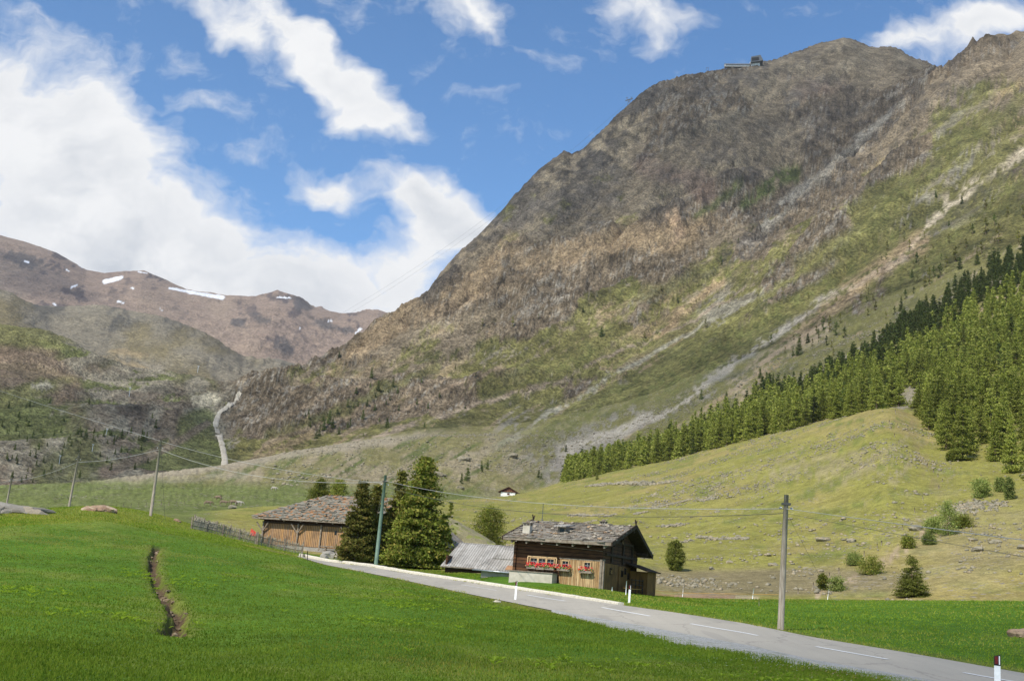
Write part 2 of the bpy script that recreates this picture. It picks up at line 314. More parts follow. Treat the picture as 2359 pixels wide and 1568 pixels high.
def crest(px, py, r0=1200, r1=3000):
    """the point of the skyline above a layout point"""
    a = float(ray_ang(px, py)[0]); rs = np.linspace(r0, r1, 900); X, Y = rs * math.sin(a), rs * math.cos(a); g = (height_at(X, Y) - CAM.z) / rs
    rr = rs[int(np.argmax(g))]; x, y = rr * math.sin(a), rr * math.cos(a); return Vector((x, y, ground(x, y)))
_d = [hit(x, y) for x, y in ((362, 1258), (352, 1290), (358, 1320), (368, 1348), (384, 1374), (404, 1395), (413, 1418), (406, 1440), (398, 1456), (415, 1463))]
DITCH = [(p.x, p.y) for p in _d]
CARVE.append((DITCH, .34, .24))

# ------------------------------------------------------------------ tags and objects
def tag(o, label=None, cat=None, group=None, kind=None):
    if label: o['label'] = label
    if cat: o['category'] = cat
    if group: o['group'] = group
    if kind: o['kind'] = kind
    return o
def empty(name, loc=(0, 0, 0), rz=0, **kw):
    o = bpy.data.objects.new(name, None); COL.objects.link(o); o.location = loc; o.rotation_euler = (0, 0, rz); o.empty_display_size = .3
    return tag(o, **kw)
def np_mesh(name, V, F, mat, parent=None, smooth=False, attrs=None, mats=None, midx=None):
    """V (n,3) float, F (m,3|4) int"""
    me = bpy.data.meshes.new(name); V = np.asarray(V, np.float32); F = np.asarray(F, np.int32); k = F.shape[1]
    me.vertices.add(len(V)); me.vertices.foreach_set('co', V.ravel())
    me.loops.add(F.size); me.loops.foreach_set('vertex_index', F.ravel())
    me.polygons.add(len(F)); me.polygons.foreach_set('loop_start', np.arange(0, F.size, k, dtype=np.int32)); me.polygons.foreach_set('loop_total', np.full(len(F), k, np.int32))
    if smooth: me.polygons.foreach_set('use_smooth', np.ones(len(F), bool))
    for m in (mats or [mat]): me.materials.append(m)
    if midx is not None: me.polygons.foreach_set('material_index', np.asarray(midx, np.int32))
    me.update(calc_edges=True)
    if attrs:
        for an, arr in attrs.items():
            at = me.color_attributes.new(an, 'FLOAT_COLOR', 'POINT')
            c = np.ones((len(V), 4), np.float32); c[:, :arr.shape[1]] = arr; at.data.foreach_set('color', c.ravel())
    o = bpy.data.objects.new(name, me); COL.objects.link(o)
    if parent: o.parent = parent
    return o
class MB:
    """collects solid shapes and links them as ONE mesh object"""
    def __init__(s): s.v = []; s.f = []; s.smooth = []
    def raw(s, vs, fs, smooth=False):
        b = len(s.v); s.v += [tuple(v) for v in vs]; s.f += [tuple(i + b for i in f) for f in fs]; s.smooth += [smooth] * len(fs); return s
    def box(s, c, size, rot=(0, 0, 0), jit=0):
        hx, hy, hz = size[0] / 2, size[1] / 2, size[2] / 2
        m = Matrix.Rotation(rot[2], 3, 'Z') @ Matrix.Rotation(rot[1], 3, 'Y') @ Matrix.Rotation(rot[0], 3, 'X')
        vs = []
        for a in (-1, 1):
            for b in (-1, 1):
                for d in (-1, 1):
                    p = Vector((a * hx * (1 + random.uniform(-jit, jit)), b * hy * (1 + random.uniform(-jit, jit)), d * hz * (1 + random.uniform(-jit, jit))))
                    vs.append(m @ p + Vector(c))
        return s.raw(vs, [(0, 1, 3, 2), (4, 6, 7, 5), (0, 4, 5, 1), (2, 3, 7, 6), (0, 2, 6, 4), (1, 5, 7, 3)])
    def tube(s, pts, rad, n=6, cap=True, smooth=True):
        pts = [Vector(p) for p in pts]; rad = rad if isinstance(rad, (list, tuple)) else [rad] * len(pts)
        b = len(s.v); up = None
        for i, p in enumerate(pts):
            d = (pts[min(i + 1, len(pts) - 1)] - pts[max(i - 1, 0)]).normalized()
            ref = Vector((0, 0, 1)) if abs(d.z) < .9 else Vector((1, 0, 0))
            a = d.cross(ref).normalized(); c = d.cross(a)
            for j in range(n):
                t = 2 * math.pi * j / n; s.v.append(tuple(p + (a * math.cos(t) + c * math.sin(t)) * rad[i]))
        for i in range(len(pts) - 1):
            for j in range(n):
                k = (j + 1) % n; s.f.append((b + i * n + j, b + i * n + k, b + (i + 1) * n + k, b + (i + 1) * n + j)); s.smooth.append(smooth)
        if cap:
            s.f.append(tuple(b + j for j in range(n))); s.smooth.append(False)
            e = b + (len(pts) - 1) * n; s.f.append(tuple(e + n - 1 - j for j in range(n))); s.smooth.append(False)
        return s
    def beam(s, p, q, w_, h_=None):
        p, q = Vector(p), Vector(q); d = (q - p); L = d.length; d.normalize()
        ref = Vector((0, 0, 1)) if abs(d.z) < .95 else Vector((0, 1, 0))
        a = d.cross(ref).normalized() * w_ / 2; c = a.cross(d).normalized() * (h_ or w_) / 2
        vs = [p - a - c, p + a - c, p + a + c, p - a + c, q - a - c, q + a - c, q + a + c, q - a + c]
        return s.raw(vs, [(0, 3, 2, 1), (4, 5, 6, 7), (0, 1, 5, 4), (1, 2, 6, 5), (2, 3, 7, 6), (3, 0, 4, 7)])
    def rock(s, c, size, sub=1, seed=None, rough=.25, rz=None):
        bm = bmesh.new(); bmesh.ops.create_icosphere(bm, subdivisions=sub, radius=1)
        rr = random.Random(seed if seed is not None else random.random())
        ph = [rr.uniform(0, 6.28) for _ in range(6)]; rz = rr.uniform(0, 6.28) if rz is None else rz
        vs = []
        for v in bm.verts:
            p = v.co.copy()
            k = 1 + rough * (math.sin(p.x * 2.3 + ph[0]) * math.cos(p.y * 2.9 + ph[1]) + .6 * math.sin(p.z * 4.1 + ph[2] + p.x * 3.1)) + rr.uniform(-.5, .5) * rough * .6
            p = Vector((p.x * k * size[0], p.y * k * size[1], p.z * k * size[2]))
            p.rotate(Matrix.Rotation(rz, 3, 'Z')); vs.append(p + Vector(c))
        fs = [tuple(v.index for v in f.verts) for f in bm.faces]; bm.free()
        return s.raw(vs, fs)
    def build(s, name, mat, parent=None, bevel=0, **kw):
        me = bpy.data.meshes.new(name); me.from_pydata(s.v, [], s.f); me.polygons.foreach_set('use_smooth', s.smooth)
        me.materials.append(mat); me.update()
        if bevel:
            bm = bmesh.new(); bm.from_mesh(me); bmesh.ops.recalc_face_normals(bm, faces=bm.faces)
            bmesh.ops.bevel(bm, geom=list(bm.edges), offset=bevel, segments=2, affect='EDGES', profile=.5); bm.to_mesh(me); bm.free()
        o = bpy.data.objects.new(name, me); COL.objects.link(o)
        if parent: o.parent = parent
        return tag(o, **kw)

# ------------------------------------------------------------------ materials
def new_mat(name, rough=.9):
    m = bpy.data.materials.new(name); m.use_nodes = True; t = NT(m.node_tree); b = m.node_tree.nodes['Principled BSDF']
    b.inputs['Roughness'].default_value = rough; b.inputs['Specular IOR Level'].default_value = .25
    return m, t, b
def bump(t, b, h, strength=.5, dist=.05):
    n = t.add('ShaderNodeBump', i_Strength=strength, i_Distance=dist); t.l.new(h, n.inputs['Height']); t.l.new(n.outputs[0], b.inputs['Normal']); return n
def simple(name, c1, c2, scale=6, rough=.85, bs=.3, bd=.01, stretch=(1, 1, 1), detail=5, lo=.35, hi=.65, metallic=0):
    m, t, b = new_mat(name, rough); tcn = t.add('ShaderNodeTexCoord'); v = t.mapping(tcn.outputs['Object'], scale=stretch)
    n = t.noise(v, scale, detail, .6); t.l.new(t.mix(t.ramp(n, lo, hi), c1, c2), b.inputs['Base Color']); b.inputs['Metallic'].default_value = metallic
    if bs: bump(t, b, n, bs, bd)
    return m
def wood_mat(name, axis, pitch, c1, c2, c3, groove=.06):
    """boards side by side along `axis` (0=x, 2=z), each with its own tone, grain and knots along the board"""
    m, t, b = new_mat(name, .85); tcn = t.add('ShaderNodeTexCoord'); ob = tcn.outputs['Object']
    s = t.add('ShaderNodeSeparateXYZ'); t.l.new(ob, s.inputs[0])
    co = s.outputs[axis] if axis != 3 else t.math('ADD', s.outputs[0], s.outputs[1])
    q = t.math('DIVIDE', co, pitch); idx = t.math('FLOOR', q); fr = t.math('FRACT', q)
    wn = t.add('ShaderNodeTexWhiteNoise', noise_dimensions='1D'); t.l.new(idx, wn.inputs['W'])
    st = [8, 8, 8]
    if axis == 2: st = [1.2, 1.2, 14]
    else: st = [14, 14, 1.2]
    g = t.noise(t.mapping(ob, scale=tuple(st)), 1.5, 6, .6)
    big = t.noise(ob, .8, 3, .6)
    col = t.mix(t.ramp(wn.outputs['Value'], 0, 1), c1, c2)
    col = t.mix(t.ramp(g, .45, .72), col, c3)
    col = t.mix(t.ramp(big, .45, .7, 0, .55), col, tuple(x * .45 for x in c3))
    edge = t.math('ADD', t.math('LESS_THAN', fr, groove), t.math('GREATER_THAN', fr, 1 - groove), clamp=True)
    col = t.mix(edge, col, tuple(x * .22 for x in c3))
    t.l.new(col, b.inputs['Base Color'])
    h = t.math('SUBTRACT', t.math('MULTIPLY', g, .3), edge); bump(t, b, h, .5, .012)
    return m
# ------------------------------------------------------------------ land surface
COLN = 1150
_al, _ar = float(ray_ang(-560, 1200)[0]), float(ray_ang(2860, 1200)[0])
AZ = np.linspace(_al, _ar, COLN)
# rows between successive knot lines
SUB = [14, 26, 40, 36, 12, 22, 16, 16, 34, 8, 10, 30, 16, 30, 74, 50, 84, 10, 44, 12, 90, 6]
if QUICK: SUB = [max(2, s // 2) for s in SUB]
KT, KE, KM = knots(AZ)
rows_s = []
for k, n in enumerate(SUB):
    for j in range(n): rows_s.append(k + j / n)
rows_s.append(NL - 1 - 1e-6)
rows_s = np.array(rows_s); NR = len(rows_s)
GX = np.zeros((NR, COLN)); GY = np.zeros_like(GX); GZ = np.zeros_like(GX); GS = np.zeros_like(GX)
for i, s in enumerate(rows_s):
    k = int(s); f = s - k
    r, e = base_eval(KT, KE, KM, np.full(COLN, k), np.full(COLN, f))
    GX[i] = r * np.sin(AZ); GY[i] = r * np.cos(AZ); GZ[i] = CAM.z + e * r; GS[i] = s
_dz, MID, CRAG = relief(GX, GY, GS, want=True); GZ += _dz
PX, PY = to_px(GX, GY, GZ)
# slope
def grad_slope():
    du = np.stack([np.gradient(GX, axis=1), np.gradient(GY, axis=1), np.gradient(GZ, axis=1)], -1)
    dv = np.stack([np.gradient(GX, axis=0), np.gradient(GY, axis=0), np.gradient(GZ, axis=0)], -1)
    n = np.cross(du, dv); n /= np.linalg.norm(n, axis=-1, keepdims=True) + 1e-9
    return np.abs(n[..., 2])
NZ = grad_slope()

def C(*a): return np.array(a, float)
def lerp(a, b, t): return a + (b - a) * np.clip(t, 0, 1)[..., None]
def blob(x, y, rx, ry, an=0):
    c, s_ = math.cos(an), math.sin(an); dx, dy = PX - x, PY - y
    u = (dx * c + dy * s_) / rx; v = (-dx * s_ + dy * c) / ry
    return np.exp(-(u * u + v * v))
def stroke(pts, w0, w1, wob=5, seed=0, soft=.5):
    """a run of stones or turf along a line on the slope, w0 wide at its start and w1 at its end"""
    best = np.full(PX.shape, 1e9)
    WX = PX + wob * fbm(PX / 38, PY / 38, 3, 50 + seed); WY = PY + wob * fbm(PX / 38 + 9, PY / 38, 3, 60 + seed)
    L = sum(math.hypot(b[0] - a[0], b[1] - a[1]) for a, b in zip(pts[:-1], pts[1:])); acc = 0
    for a, b in zip(pts[:-1], pts[1:]):
        vx, vy = b[0] - a[0], b[1] - a[1]; l = math.hypot(vx, vy)
        t = np.clip(((WX - a[0]) * vx + (WY - a[1]) * vy) / (l * l), 0, 1)
        wd = w0 + (w1 - w0) * (acc + t * l) / L
        best = np.minimum(best, np.hypot(WX - a[0] - t * vx, WY - a[1] - t * vy) / wd); acc += l
    return 1 - sstep(1 - soft, 1 + soft, best)
# albedos
ROCK, ROCKD, ROCKT = C(.205, .170, .122), C(.115, .098, .078), C(.290, .225, .145)
TAN, SAND, GREY = C(.300, .220, .130), C(.400, .310, .190), C(.250, .225, .185)
OLIVE, OLIVD, PAST, PASTY = C(.152, .140, .046), C(.100, .100, .034), C(.215, .200, .050), C(.270, .220, .078)
MEAD, MEADD, MEADY = C(.078, .150, .014), C(.058, .122, .011), C(.135, .170, .028)
RED, REDD, SNOW = C(.255, .190, .145), C(.120, .095, .085), C(.80, .81, .83)
# noise fields: the streaked one follows the fall line of the big slope
fa = fbm(PX / 170, PY / 120, 5, 101); fb = fbm(PX / 45, PY / 34, 4, 102); fc = fbm(PX / 12, PY / 9, 3, 103); fd = fbm(PX / 5.5, PY / 4.2, 2, 106)
ang = -.56
su = (PX * math.cos(ang) + PY * math.sin(ang)); sv2 = (-PX * math.sin(ang) + PY * math.cos(ang))
st1 = fbm(su / 330, sv2 / 26, 5, 104); st2 = fbm(su / 90, sv2 / 9, 4, 105)
A_ = np.zeros(GX.shape + (3,)); A_[:] = MEAD
S = GS
# --- hay meadow
wx, wy = GX, GY
m1 = fbm(wx / 9, wy / 14, 4, 201); m2 = fbm(wx / 2.2, wy / 3, 3, 202)
mead = lerp(lerp(np.broadcast_to(MEAD, A_.shape), MEADD, sstep(.0, .5, m1)), MEADY, sstep(.05, .6, m2 * .6 + fbm(wx / 20, wy / 22, 3, 203) * .8))
knoll = np.clip(blob(300, 1185, 210, 28) * 1.2 + blob(520, 1235, 130, 24, .3) * .9 + blob(410, 1195, 90, 20, .3), 0, 1)
mead = lerp(mead, C(.17, .20, .035), knoll * .85)
near_dark = sstep(1440, 1475, PY) * (1 - sstep(1490, 1540, PY)) * (PX < 700)
mead = lerp(mead, C(.085, .14, .015), near_dark * .6)
edge = 1 - sstep(2.8, 4.6, np.where(GY < 200, seg_dist(wx, wy, ROADMID), 99) + fbm(wx / 3, wy / 3, 3, 7) * .8)
mead = lerp(mead, C(.15, .15, .035), edge * .7)
dd = seg_dist(wx, wy, DITCH) + .25 * fbm(wx / .9, wy / .9, 3, 9)
mead = lerp(mead, C(.13, .13, .03), (1 - sstep(.25, .8, dd)) * .7)
mead = lerp(mead, C(.095, .064, .038), 1 - sstep(.10, .28, dd))
# --- cattle pasture
p1 = fbm(wx / 26, wy / 30, 4, 211); p2 = fbm(wx / 6, wy / 6, 3, 212)
past = lerp(lerp(np.broadcast_to(PAST, A_.shape), PASTY, sstep(-.1, .5, p1 + .3 * fa)), C(.155, .165, .040), sstep(.1, .6, p2 + p1 * .3))
past = lerp(past, C(.20, .165, .085), sstep(.2, .7, blob(1700, 1340, 330, 40) + .5 * p1))
past = lerp(past, C(.27, .225, .12), .7 * sstep(.5, .8, .7 * blob(1950, 1075, 320, 60, -.12) + .6 * st2 + .35 * fc) + .5 * sstep(.45, .7, .8 * blob(1480, 1112, 170, 8, -.03) + .4 * fc))
past = lerp(past, C(.26, .215, .10), .7 * sstep(.3, .8, blob(2250, 1250, 200, 120) + .4 * p2))
past = lerp(past, C(.36, .27, .18), stroke([(2235, 1165), (2150, 1215), (2080, 1265), (1990, 1320), (1880, 1370)], 14, 8, 8, 1) * sstep(-.2, .25, fc) * .8)
past = lerp(past, C(.22, .17, .09), stroke([(2070, 935), (2115, 1010), (2130, 1080), (2160, 1130)], 16, 12, 8, 2) * .5 * sstep(-.3, .3, fc))
past = lerp(past, C(.42, .34, .22), stroke([(1740, 1379), (1640, 1377), (1560, 1376)], 8, 6, 3, 3) * .8)
past = lerp(past, C(.22, .13, .075), stroke([(1500, 1375), (1600, 1374), (1690, 1376)], 7, 4, 3, 4) * .8)
leftv = 1 - sstep(430, 560, PX)
past = lerp(past, C(.105, .130, .036), leftv * .85)
past = lerp(past, C(.115, .140, .038), (S > 9.3) * 1.0 * (PX < 1150) * .8)
# --- boulder fan in the valley mouth
fan = lerp(lerp(np.broadcast_to(C(.185, .165, .070), A_.shape), C(.265, .220, .135), sstep(-.15, .35, fb + .4 * fa)), C(.10, .115, .035), sstep(.1, .5, st2 + .3 * fa))
fan = lerp(fan, C(.215, .190, .155), sstep(1150, 1320, PX) * sstep(-.35, .2, fc + .3 * fb) * .8)
fan = lerp(fan, C(.30, .255, .185), stroke([(220, 1112), (420, 1086), (560, 1062), (720, 1034), (900, 1012), (1100, 960)], 9, 14, 5, 5) * .8)
fan = lerp(fan, C(.32, .28, .20), stroke([(70, 1136), (180, 1128), (330, 1112), (560, 1092)], 4, 7, 5, 6) * .5)
lowg = sstep(1098, 1125, PY + 12 * fb - (PX - 400) * .02) * (1 - sstep(1000, 1250, PX))
fan = lerp(fan, C(.125, .150, .042), lowg * .9)
# --- big mountain on the right
slope = lerp(np.broadcast_to(C(.215, .170, .112), A_.shape), C(.275, .220, .145), sstep(-.05, .35, st1 + .35 * st2 + .2 * fb))
slope = lerp(slope, C(.165, .138, .105), sstep(.05, .4, fa + .25 * fc))
rock = lerp(lerp(np.broadcast_to(C(.190, .148, .098), A_.shape), C(.112, .086, .056), sstep(-.02, .16, fc * .5 + fd * .5 + .3 * MID)), C(.245, .215, .170), sstep(.16, .3, fd * .6 + st2 * .5))
CK = sstep(.30, .60, CRAG + .30 * fc + .25 * fd)
rk = lerp(slope, rock, CK)
gr = lerp(lerp(np.broadcast_to(OLIVE, A_.shape), OLIVD, sstep(-.05, .35, fb + .3 * fc + .2 * fd)), C(.195, .180, .060), sstep(.0, .35, st1 + .2 * fb + .2 * fd))
# grass reaches higher on the right-hand slopes
line = np.interp(PX, [500, 800, 1000, 1200, 1400, 1600, 1800, 2000, 2358], [880, 830, 760, 680, 600, 525, 455, 370, 165])
gamt = sstep(.0, .28, (PY - line + 20) / 290 + .75 * fa + .55 * fb + .5 * st1 + .22 * fc + .2 * fd - .55 * CK)
mt = lerp(rk, gr, gamt * .92)
sc = sstep(.16, .30, st1 * .75 + st2 * .40 + .2 * fc + .2 * fd - .20 * CK) * sstep(-60, 140, PY - line + 60)
mt = lerp(mt, lerp(np.broadcast_to(TAN, A_.shape), GREY, sstep(-.2, .3, fa)), sc * .75)
mt = lerp(mt, TAN, .85 * sstep(.25, .7, blob(880, 760, 130, 34, -.62) + blob(1380, 560, 260, 30, -.25) * .8 + blob(1560, 545, 70, 34) + blob(1100, 640, 120, 30, -.9) * .7 + .45 * fb + .3 * fc))
mt = lerp(mt, C(.20, .14, .105), .7 * sstep(.35, .75, blob(1610, 430, 90, 40, .6) + blob(1480, 380, 60, 60) * .5 + blob(1900, 200, 200, 70) * .45 + .3 * fb))
mt = lerp(mt, C(.24, .215, .175), .8 * sstep(.42, .6, .62 * blob(1330, 1020, 190, 75, -.5) + .35 * fb + .45 * fc + .3 * fd))
for i, (pts, w0, w1, k_) in enumerate([([(990, 672), (1110, 545), (1230, 420), (1345, 370), (1500, 225)], 22, 34, .75), ([(1500, 215), (1650, 200), (1850, 150), (1943, 110)], 18, 14, .5), ([(1610, 330), (1480, 330), (1380, 400), (1300, 470)], 60, 60, .5), ([(2110, 215), (2000, 325), (1900, 425), (1790, 510), (1700, 590)], 16, 34, .8),
        ([(2200, 140), (2150, 230), (2050, 330), (1950, 420)], 20, 44, .6), ([(1540, 420), (1560, 470), (1500, 490)], 34, 26, .7), ([(1720, 340), (1850, 300), (1960, 260)], 60, 50, .45), ([(1640, 380), (1750, 395), (1830, 380)], 30, 30, .6), ([(1700, 560), (1750, 560), (1800, 545)], 18, 12, .7), ([(1560, 640), (1620, 640), (1700, 680)], 26, 34, .5), ([(2040, 620), (2150, 540), (2250, 450), (2358, 370)], 10, 14, .5)]):
    mt = lerp(mt, C(.085, .074, .062), stroke(pts, w0, w1, 16, 130 + i, .8) * k_ * sstep(-.35, .2, fc + .6 * MID))
for i, (pts, w0, w1, k_) in enumerate([([(1150, 880), (1350, 820), (1480, 800), (1600, 740)], 20, 26, .7), ([(1700, 760), (1560, 850), (1400, 930), (1250, 1000)], 22, 30, .8), ([(2060, 540), (1950, 620), (1800, 720), (1650, 830), (1500, 920)], 16, 24, .85), ([(2358, 230), (2220, 330), (2120, 410), (2000, 520), (1850, 610)], 14, 24, .7), ([(2358, 420), (2270, 480), (2180, 560), (2060, 650)], 16, 24, .7), ([(1000, 850), (860, 900), (760, 960), (620, 1000)], 9, 12, .7), ([(1420, 690), (1550, 660), (1650, 620), (1700, 640)], 16, 20, .6), ([(1880, 870), (1750, 950), (1600, 1010)], 20, 26, .7)]):
    mt = lerp(mt, lerp(np.broadcast_to(C(.130, .132, .042), A_.shape), C(.175, .158, .056), sstep(-.2, .3, fc)), stroke(pts, w0, w1, 14, 150 + i, .6) * k_)
STR = [([(1960, 850), (1820, 905), (1700, 960), (1560, 1030)], 10, 22, C(.27, .235, .19), .7), ([(1650, 900), (1500, 960), (1380, 1020), (1250, 1080)], 8, 24, C(.25, .22, .18), .7), ([(1900, 760), (1760, 830), (1690, 880), (1720, 930)], 26, 30, C(.36, .28, .18), .75),
       ([(2130, 190), (2040, 270), (1930, 370), (1830, 450), (1755, 525)], 10, 26, C(.300, .270, .215), .75),
       ([(2358, 355), (2250, 420), (2180, 470), (2120, 540), (2080, 590)], 20, 12, C(.46, .385, .27), .9),
       ([(2080, 590), (2000, 640), (1900, 690), (1790, 770), (1700, 830), (1560, 930), (1450, 985), (1300, 1040)], 14, 26, C(.330, .290, .225), .85),
       ([(2120, 560), (1990, 640), (1850, 760), (1750, 850)], 40, 30, C(.36, .255, .155), .55),
       ([(1820, 640), (1700, 700), (1520, 800), (1400, 870), (1260, 960), (1180, 1010), (1090, 1045), (1040, 1050)], 5, 16, C(.330, .300, .215), .9),
       ([(1740, 655), (1600, 735), (1450, 800), (1300, 870), (1100, 930), (930, 985), (800, 1020)], 5, 13, C(.285, .225, .160), .8),
       ([(1700, 560), (1745, 555), (1750, 545)], 14, 10, C(.30, .26, .21), .6),
       ([(1660, 640), (1610, 690), (1550, 740), (1500, 775)], 20, 10, C(.40, .29, .165), .75),
       ([(1545, 500), (1565, 540), (1550, 570)], 26, 8, C(.38, .27, .17), .8),
       ([(1480, 570), (1350, 600), (1200, 640), (1080, 690), (960, 740), (820, 810)], 10, 24, C(.33, .24, .145), .6),
       ([(1190, 830), (1050, 890), (900, 950), (780, 1000)], 8, 8, C(.30, .225, .15), .7),
       ([(1070, 850), (960, 900), (860, 935), (700, 990), (600, 1030)], 5, 10, C(.29, .22, .145), .6),
       ([(1000, 800), (880, 870), (760, 915), (640, 960), (560, 1000)], 8, 10, C(.29, .22, .145), .6),
       ([(2358, 300), (2200, 380), (2060, 470), (1900, 580), (1780, 670), (1600, 800), (1450, 900), (1200, 1000)], 8, 14, C(.205, .19, .065), .7),
       ([(2358, 620), (2200, 680), (2100, 745), (1990, 800), (1880, 860), (1700, 950), (1560, 1010)], 9, 10, C(.27, .235, .19), .6),
       ([(1720, 470), (1790, 410), (1830, 400)], 26, 30, C(.095, .11, .035), .8),
       ([(1600, 500), (1680, 450), (1700, 420)], 10, 24, C(.100, .11, .038), .7)]
for i, (pts, w0, w1, c_, k_) in enumerate(STR):
    mt = lerp(mt, c_ * 1.02, stroke(pts, w0 * .55, w1 * .5, 12, 10 + i, .6) * min(1, k_ * 1.2) * sstep(-.45, .05, fc * .6 + fd * .3 + st2 * .9))
# --- left-hand rocky hill
lh = sstep(.28, .55, CRAG + fb * .3 + fc * .3 + fd * .25)
hill = lerp(np.broadcast_to(C(.128, .135, .050), A_.shape), lerp(np.broadcast_to(C(.24, .21, .150), A_.shape), C(.165, .130, .090), sstep(-.2, .4, fb)), lh)
hill = lerp(hill, C(.115, .125, .042), sstep(.1, .5, fa + .4 * fb) * .7)
hill = lerp(hill, C(.20, .145, .095), .85 * sstep(.25, .6, blob(60, 840, 150, 70, .5) + .4 * fb))
hill = lerp(hill, C(.17, .165, .06), .85 * sstep(.3, .7, blob(40, 770, 170, 30, .15) + blob(60, 905, 120, 25, -.3) + .3 * fb))
hill = lerp(hill, C(.42, .37, .26), .9 * sstep(.4, .62, blob(470, 920, 36, 18) + blob(100, 888, 28, 10) + .35 * fc))
hill = lerp(hill, C(.145, .148, .055), .9 * sstep(.35, .65, blob(455, 970, 48, 34, -.4) + blob(430, 1040, 75, 34, -.6) + .2 * fb))
hill = lerp(hill, C(.215, .165, .115), stroke([(480, 975), (420, 1010), (350, 1045), (290, 1070), (240, 1085)], 7, 14, 4, 31) * .85)
hill = lerp(hill, C(.145, .155, .05), .9 * blob(575, 940, 34, 26))
mt = lerp(hill, mt, sstep(505, 545, PX + 8 * fb + (PY - 990) * .05))
# --- grey shoulder behind, then the red range with its last snow
sh = lerp(lerp(np.broadcast_to(C(.225, .195, .140), A_.shape), C(.115, .105, .085), sstep(-.1, .4, fb + .3 * fc)), C(.20, .165, .09), sstep(.1, .5, fa + .3 * fb))
sh = lerp(sh, C(.30, .23, .13), .8 * sstep(.35, .7, blob(290, 812, 60, 9, .12) + blob(300, 845, 110, 10, .25) + .3 * fc))
fr = lerp(lerp(np.broadcast_to(RED, A_.shape), REDD, sstep(.15, .4, fb + .35 * fc + .2 * fd)), C(.30, .225, .165), sstep(-.1, .4, fa + .3 * fb))
for x, y, rx, ry in ((550, 742, 22, 12), (655, 800, 26, 18), (745, 745, 36, 12), (690, 700, 30, 16), (60, 600, 60, 20), (600, 735, 30, 12), (800, 760, 18, 10)):
    fr = lerp(fr, C(.11, .095, .085), .9 * sstep(.35, .7, blob(x, y, rx, ry, .3) + .45 * fc))
SNOWP = [([(243, 650), (262, 645), (282, 640)], 8, 6), ([(390, 664), (420, 668), (460, 676), (512, 685)], 4, 7), ([(165, 663), (178, 657)], 3, 3), ([(820, 768), (832, 757)], 3, 5), ([(706, 846), (730, 850)], 3, 3), ([(60, 600), (68, 601)], 2.5, 2.5),
         ([(272, 694), (286, 698)], 2.5, 2), ([(640, 684), (668, 686)], 2, 2), ([(180, 610), (195, 618)], 1.6, 1.6), ([(365, 711), (371, 713)], 2, 2), ([(125, 701), (130, 703)], 2.5, 2), ([(152, 620), (158, 624)], 2, 2), ([(756, 741), (765, 740)], 1.8, 1.8), ([(305, 662), (309, 663)], 2.5, 2), ([(686, 757), (690, 757)], 1.8, 1.8), ([(318, 628), (340, 629)], 1.5, 1.5)]
for i, (pts, w0, w1) in enumerate(SNOWP):
    k_ = stroke(pts, w0 * .7, w1 * .62, 4.5, 70 + i, .2)
    fr = lerp(fr, SNOW, k_)
A_ = mead
A_ = lerp(A_, past, sstep(5.98, 6.02, S) * 1.0)
A_ = lerp(A_, fan, sstep(10.0, 10.6, S))
A_ = lerp(A_, mt, np.maximum(sstep(12.2, 13.0, S + (PX > 950) * (.6 * fa + .4 * fb)), (S > 9.95) * sstep(1150, 1420, PX + 60 * fa + 40 * fb + (1100 - PY) * 1.2)))
A_ = np.where((S > 18)[..., None], sh, A_); A_ = np.where((S > 20)[..., None], fr, A_)
# the meadow right of the chalet is hay meadow up to its own brow
A_ = np.where(((S < 6.02))[..., None], mead, A_)
A_ = np.where(((S > 13) & (S <= 18))[..., None] & (PX < 530)[..., None], A_ * 1.1, A_)
A_ = np.clip(A_, .004, .85)

def land_mat(name, scales, gain, bstr, bdist, rough=.95, extra=None):
    m, t, b = new_mat(name, rough); b.inputs['Specular IOR Level'].default_value = .08
    at = t.add('ShaderNodeAttribute', attribute_name='Col'); g = t.add('ShaderNodeNewGeometry'); P = g.outputs['Position']
    col = at.outputs['Color']; hs = None
    for (sc_, gk) in zip(scales, gain):
        n = t.noise(P, sc_, 5, .66)
        f = t.ramp(n, .36, .64, 1 - gk, 1 + gk)
        cc = t.add('ShaderNodeCombineColor'); [t.l.new(f, cc.inputs[i]) for i in range(3)]
        col = t.mix(1.0, col, cc.outputs[0], 'MULTIPLY')
        hs = n if hs is None else t.math('ADD', t.math('MULTIPLY', hs, .6), n)
    if extra: col = extra(t, P, col)
    t.l.new(col, b.inputs['Base Color']); bump(t, b, hs, bstr, bdist)
    return m
def stones_extra(scale, size, amt, c1=(.34, .29, .22), c2=(.16, .14, .12)):
    def fn(t, P, col):
        for sc_, th in ((scale, size), (scale * 2.3, size * .9)):
            v = t.add('ShaderNodeTexVoronoi', feature='F1', i_Scale=sc_); t.l.new(P, v.inputs['Vector'])
            gate = t.ramp(t.noise(P, scale * .12, 3, .6), .45, .62, 0, amt)
            k = t.math('MULTIPLY', t.math('LESS_THAN', v.outputs['Distance'], th), gate)
            s_ = t.add('ShaderNodeSeparateColor'); t.l.new(v.outputs['Color'], s_.inputs[0])
            k = t.math('MULTIPLY', k, t.math('GREATER_THAN', s_.outputs[0], .45))
            col = t.mix(k, col, t.mix(s_.outputs[1], c1, c2))
        return col
    return fn
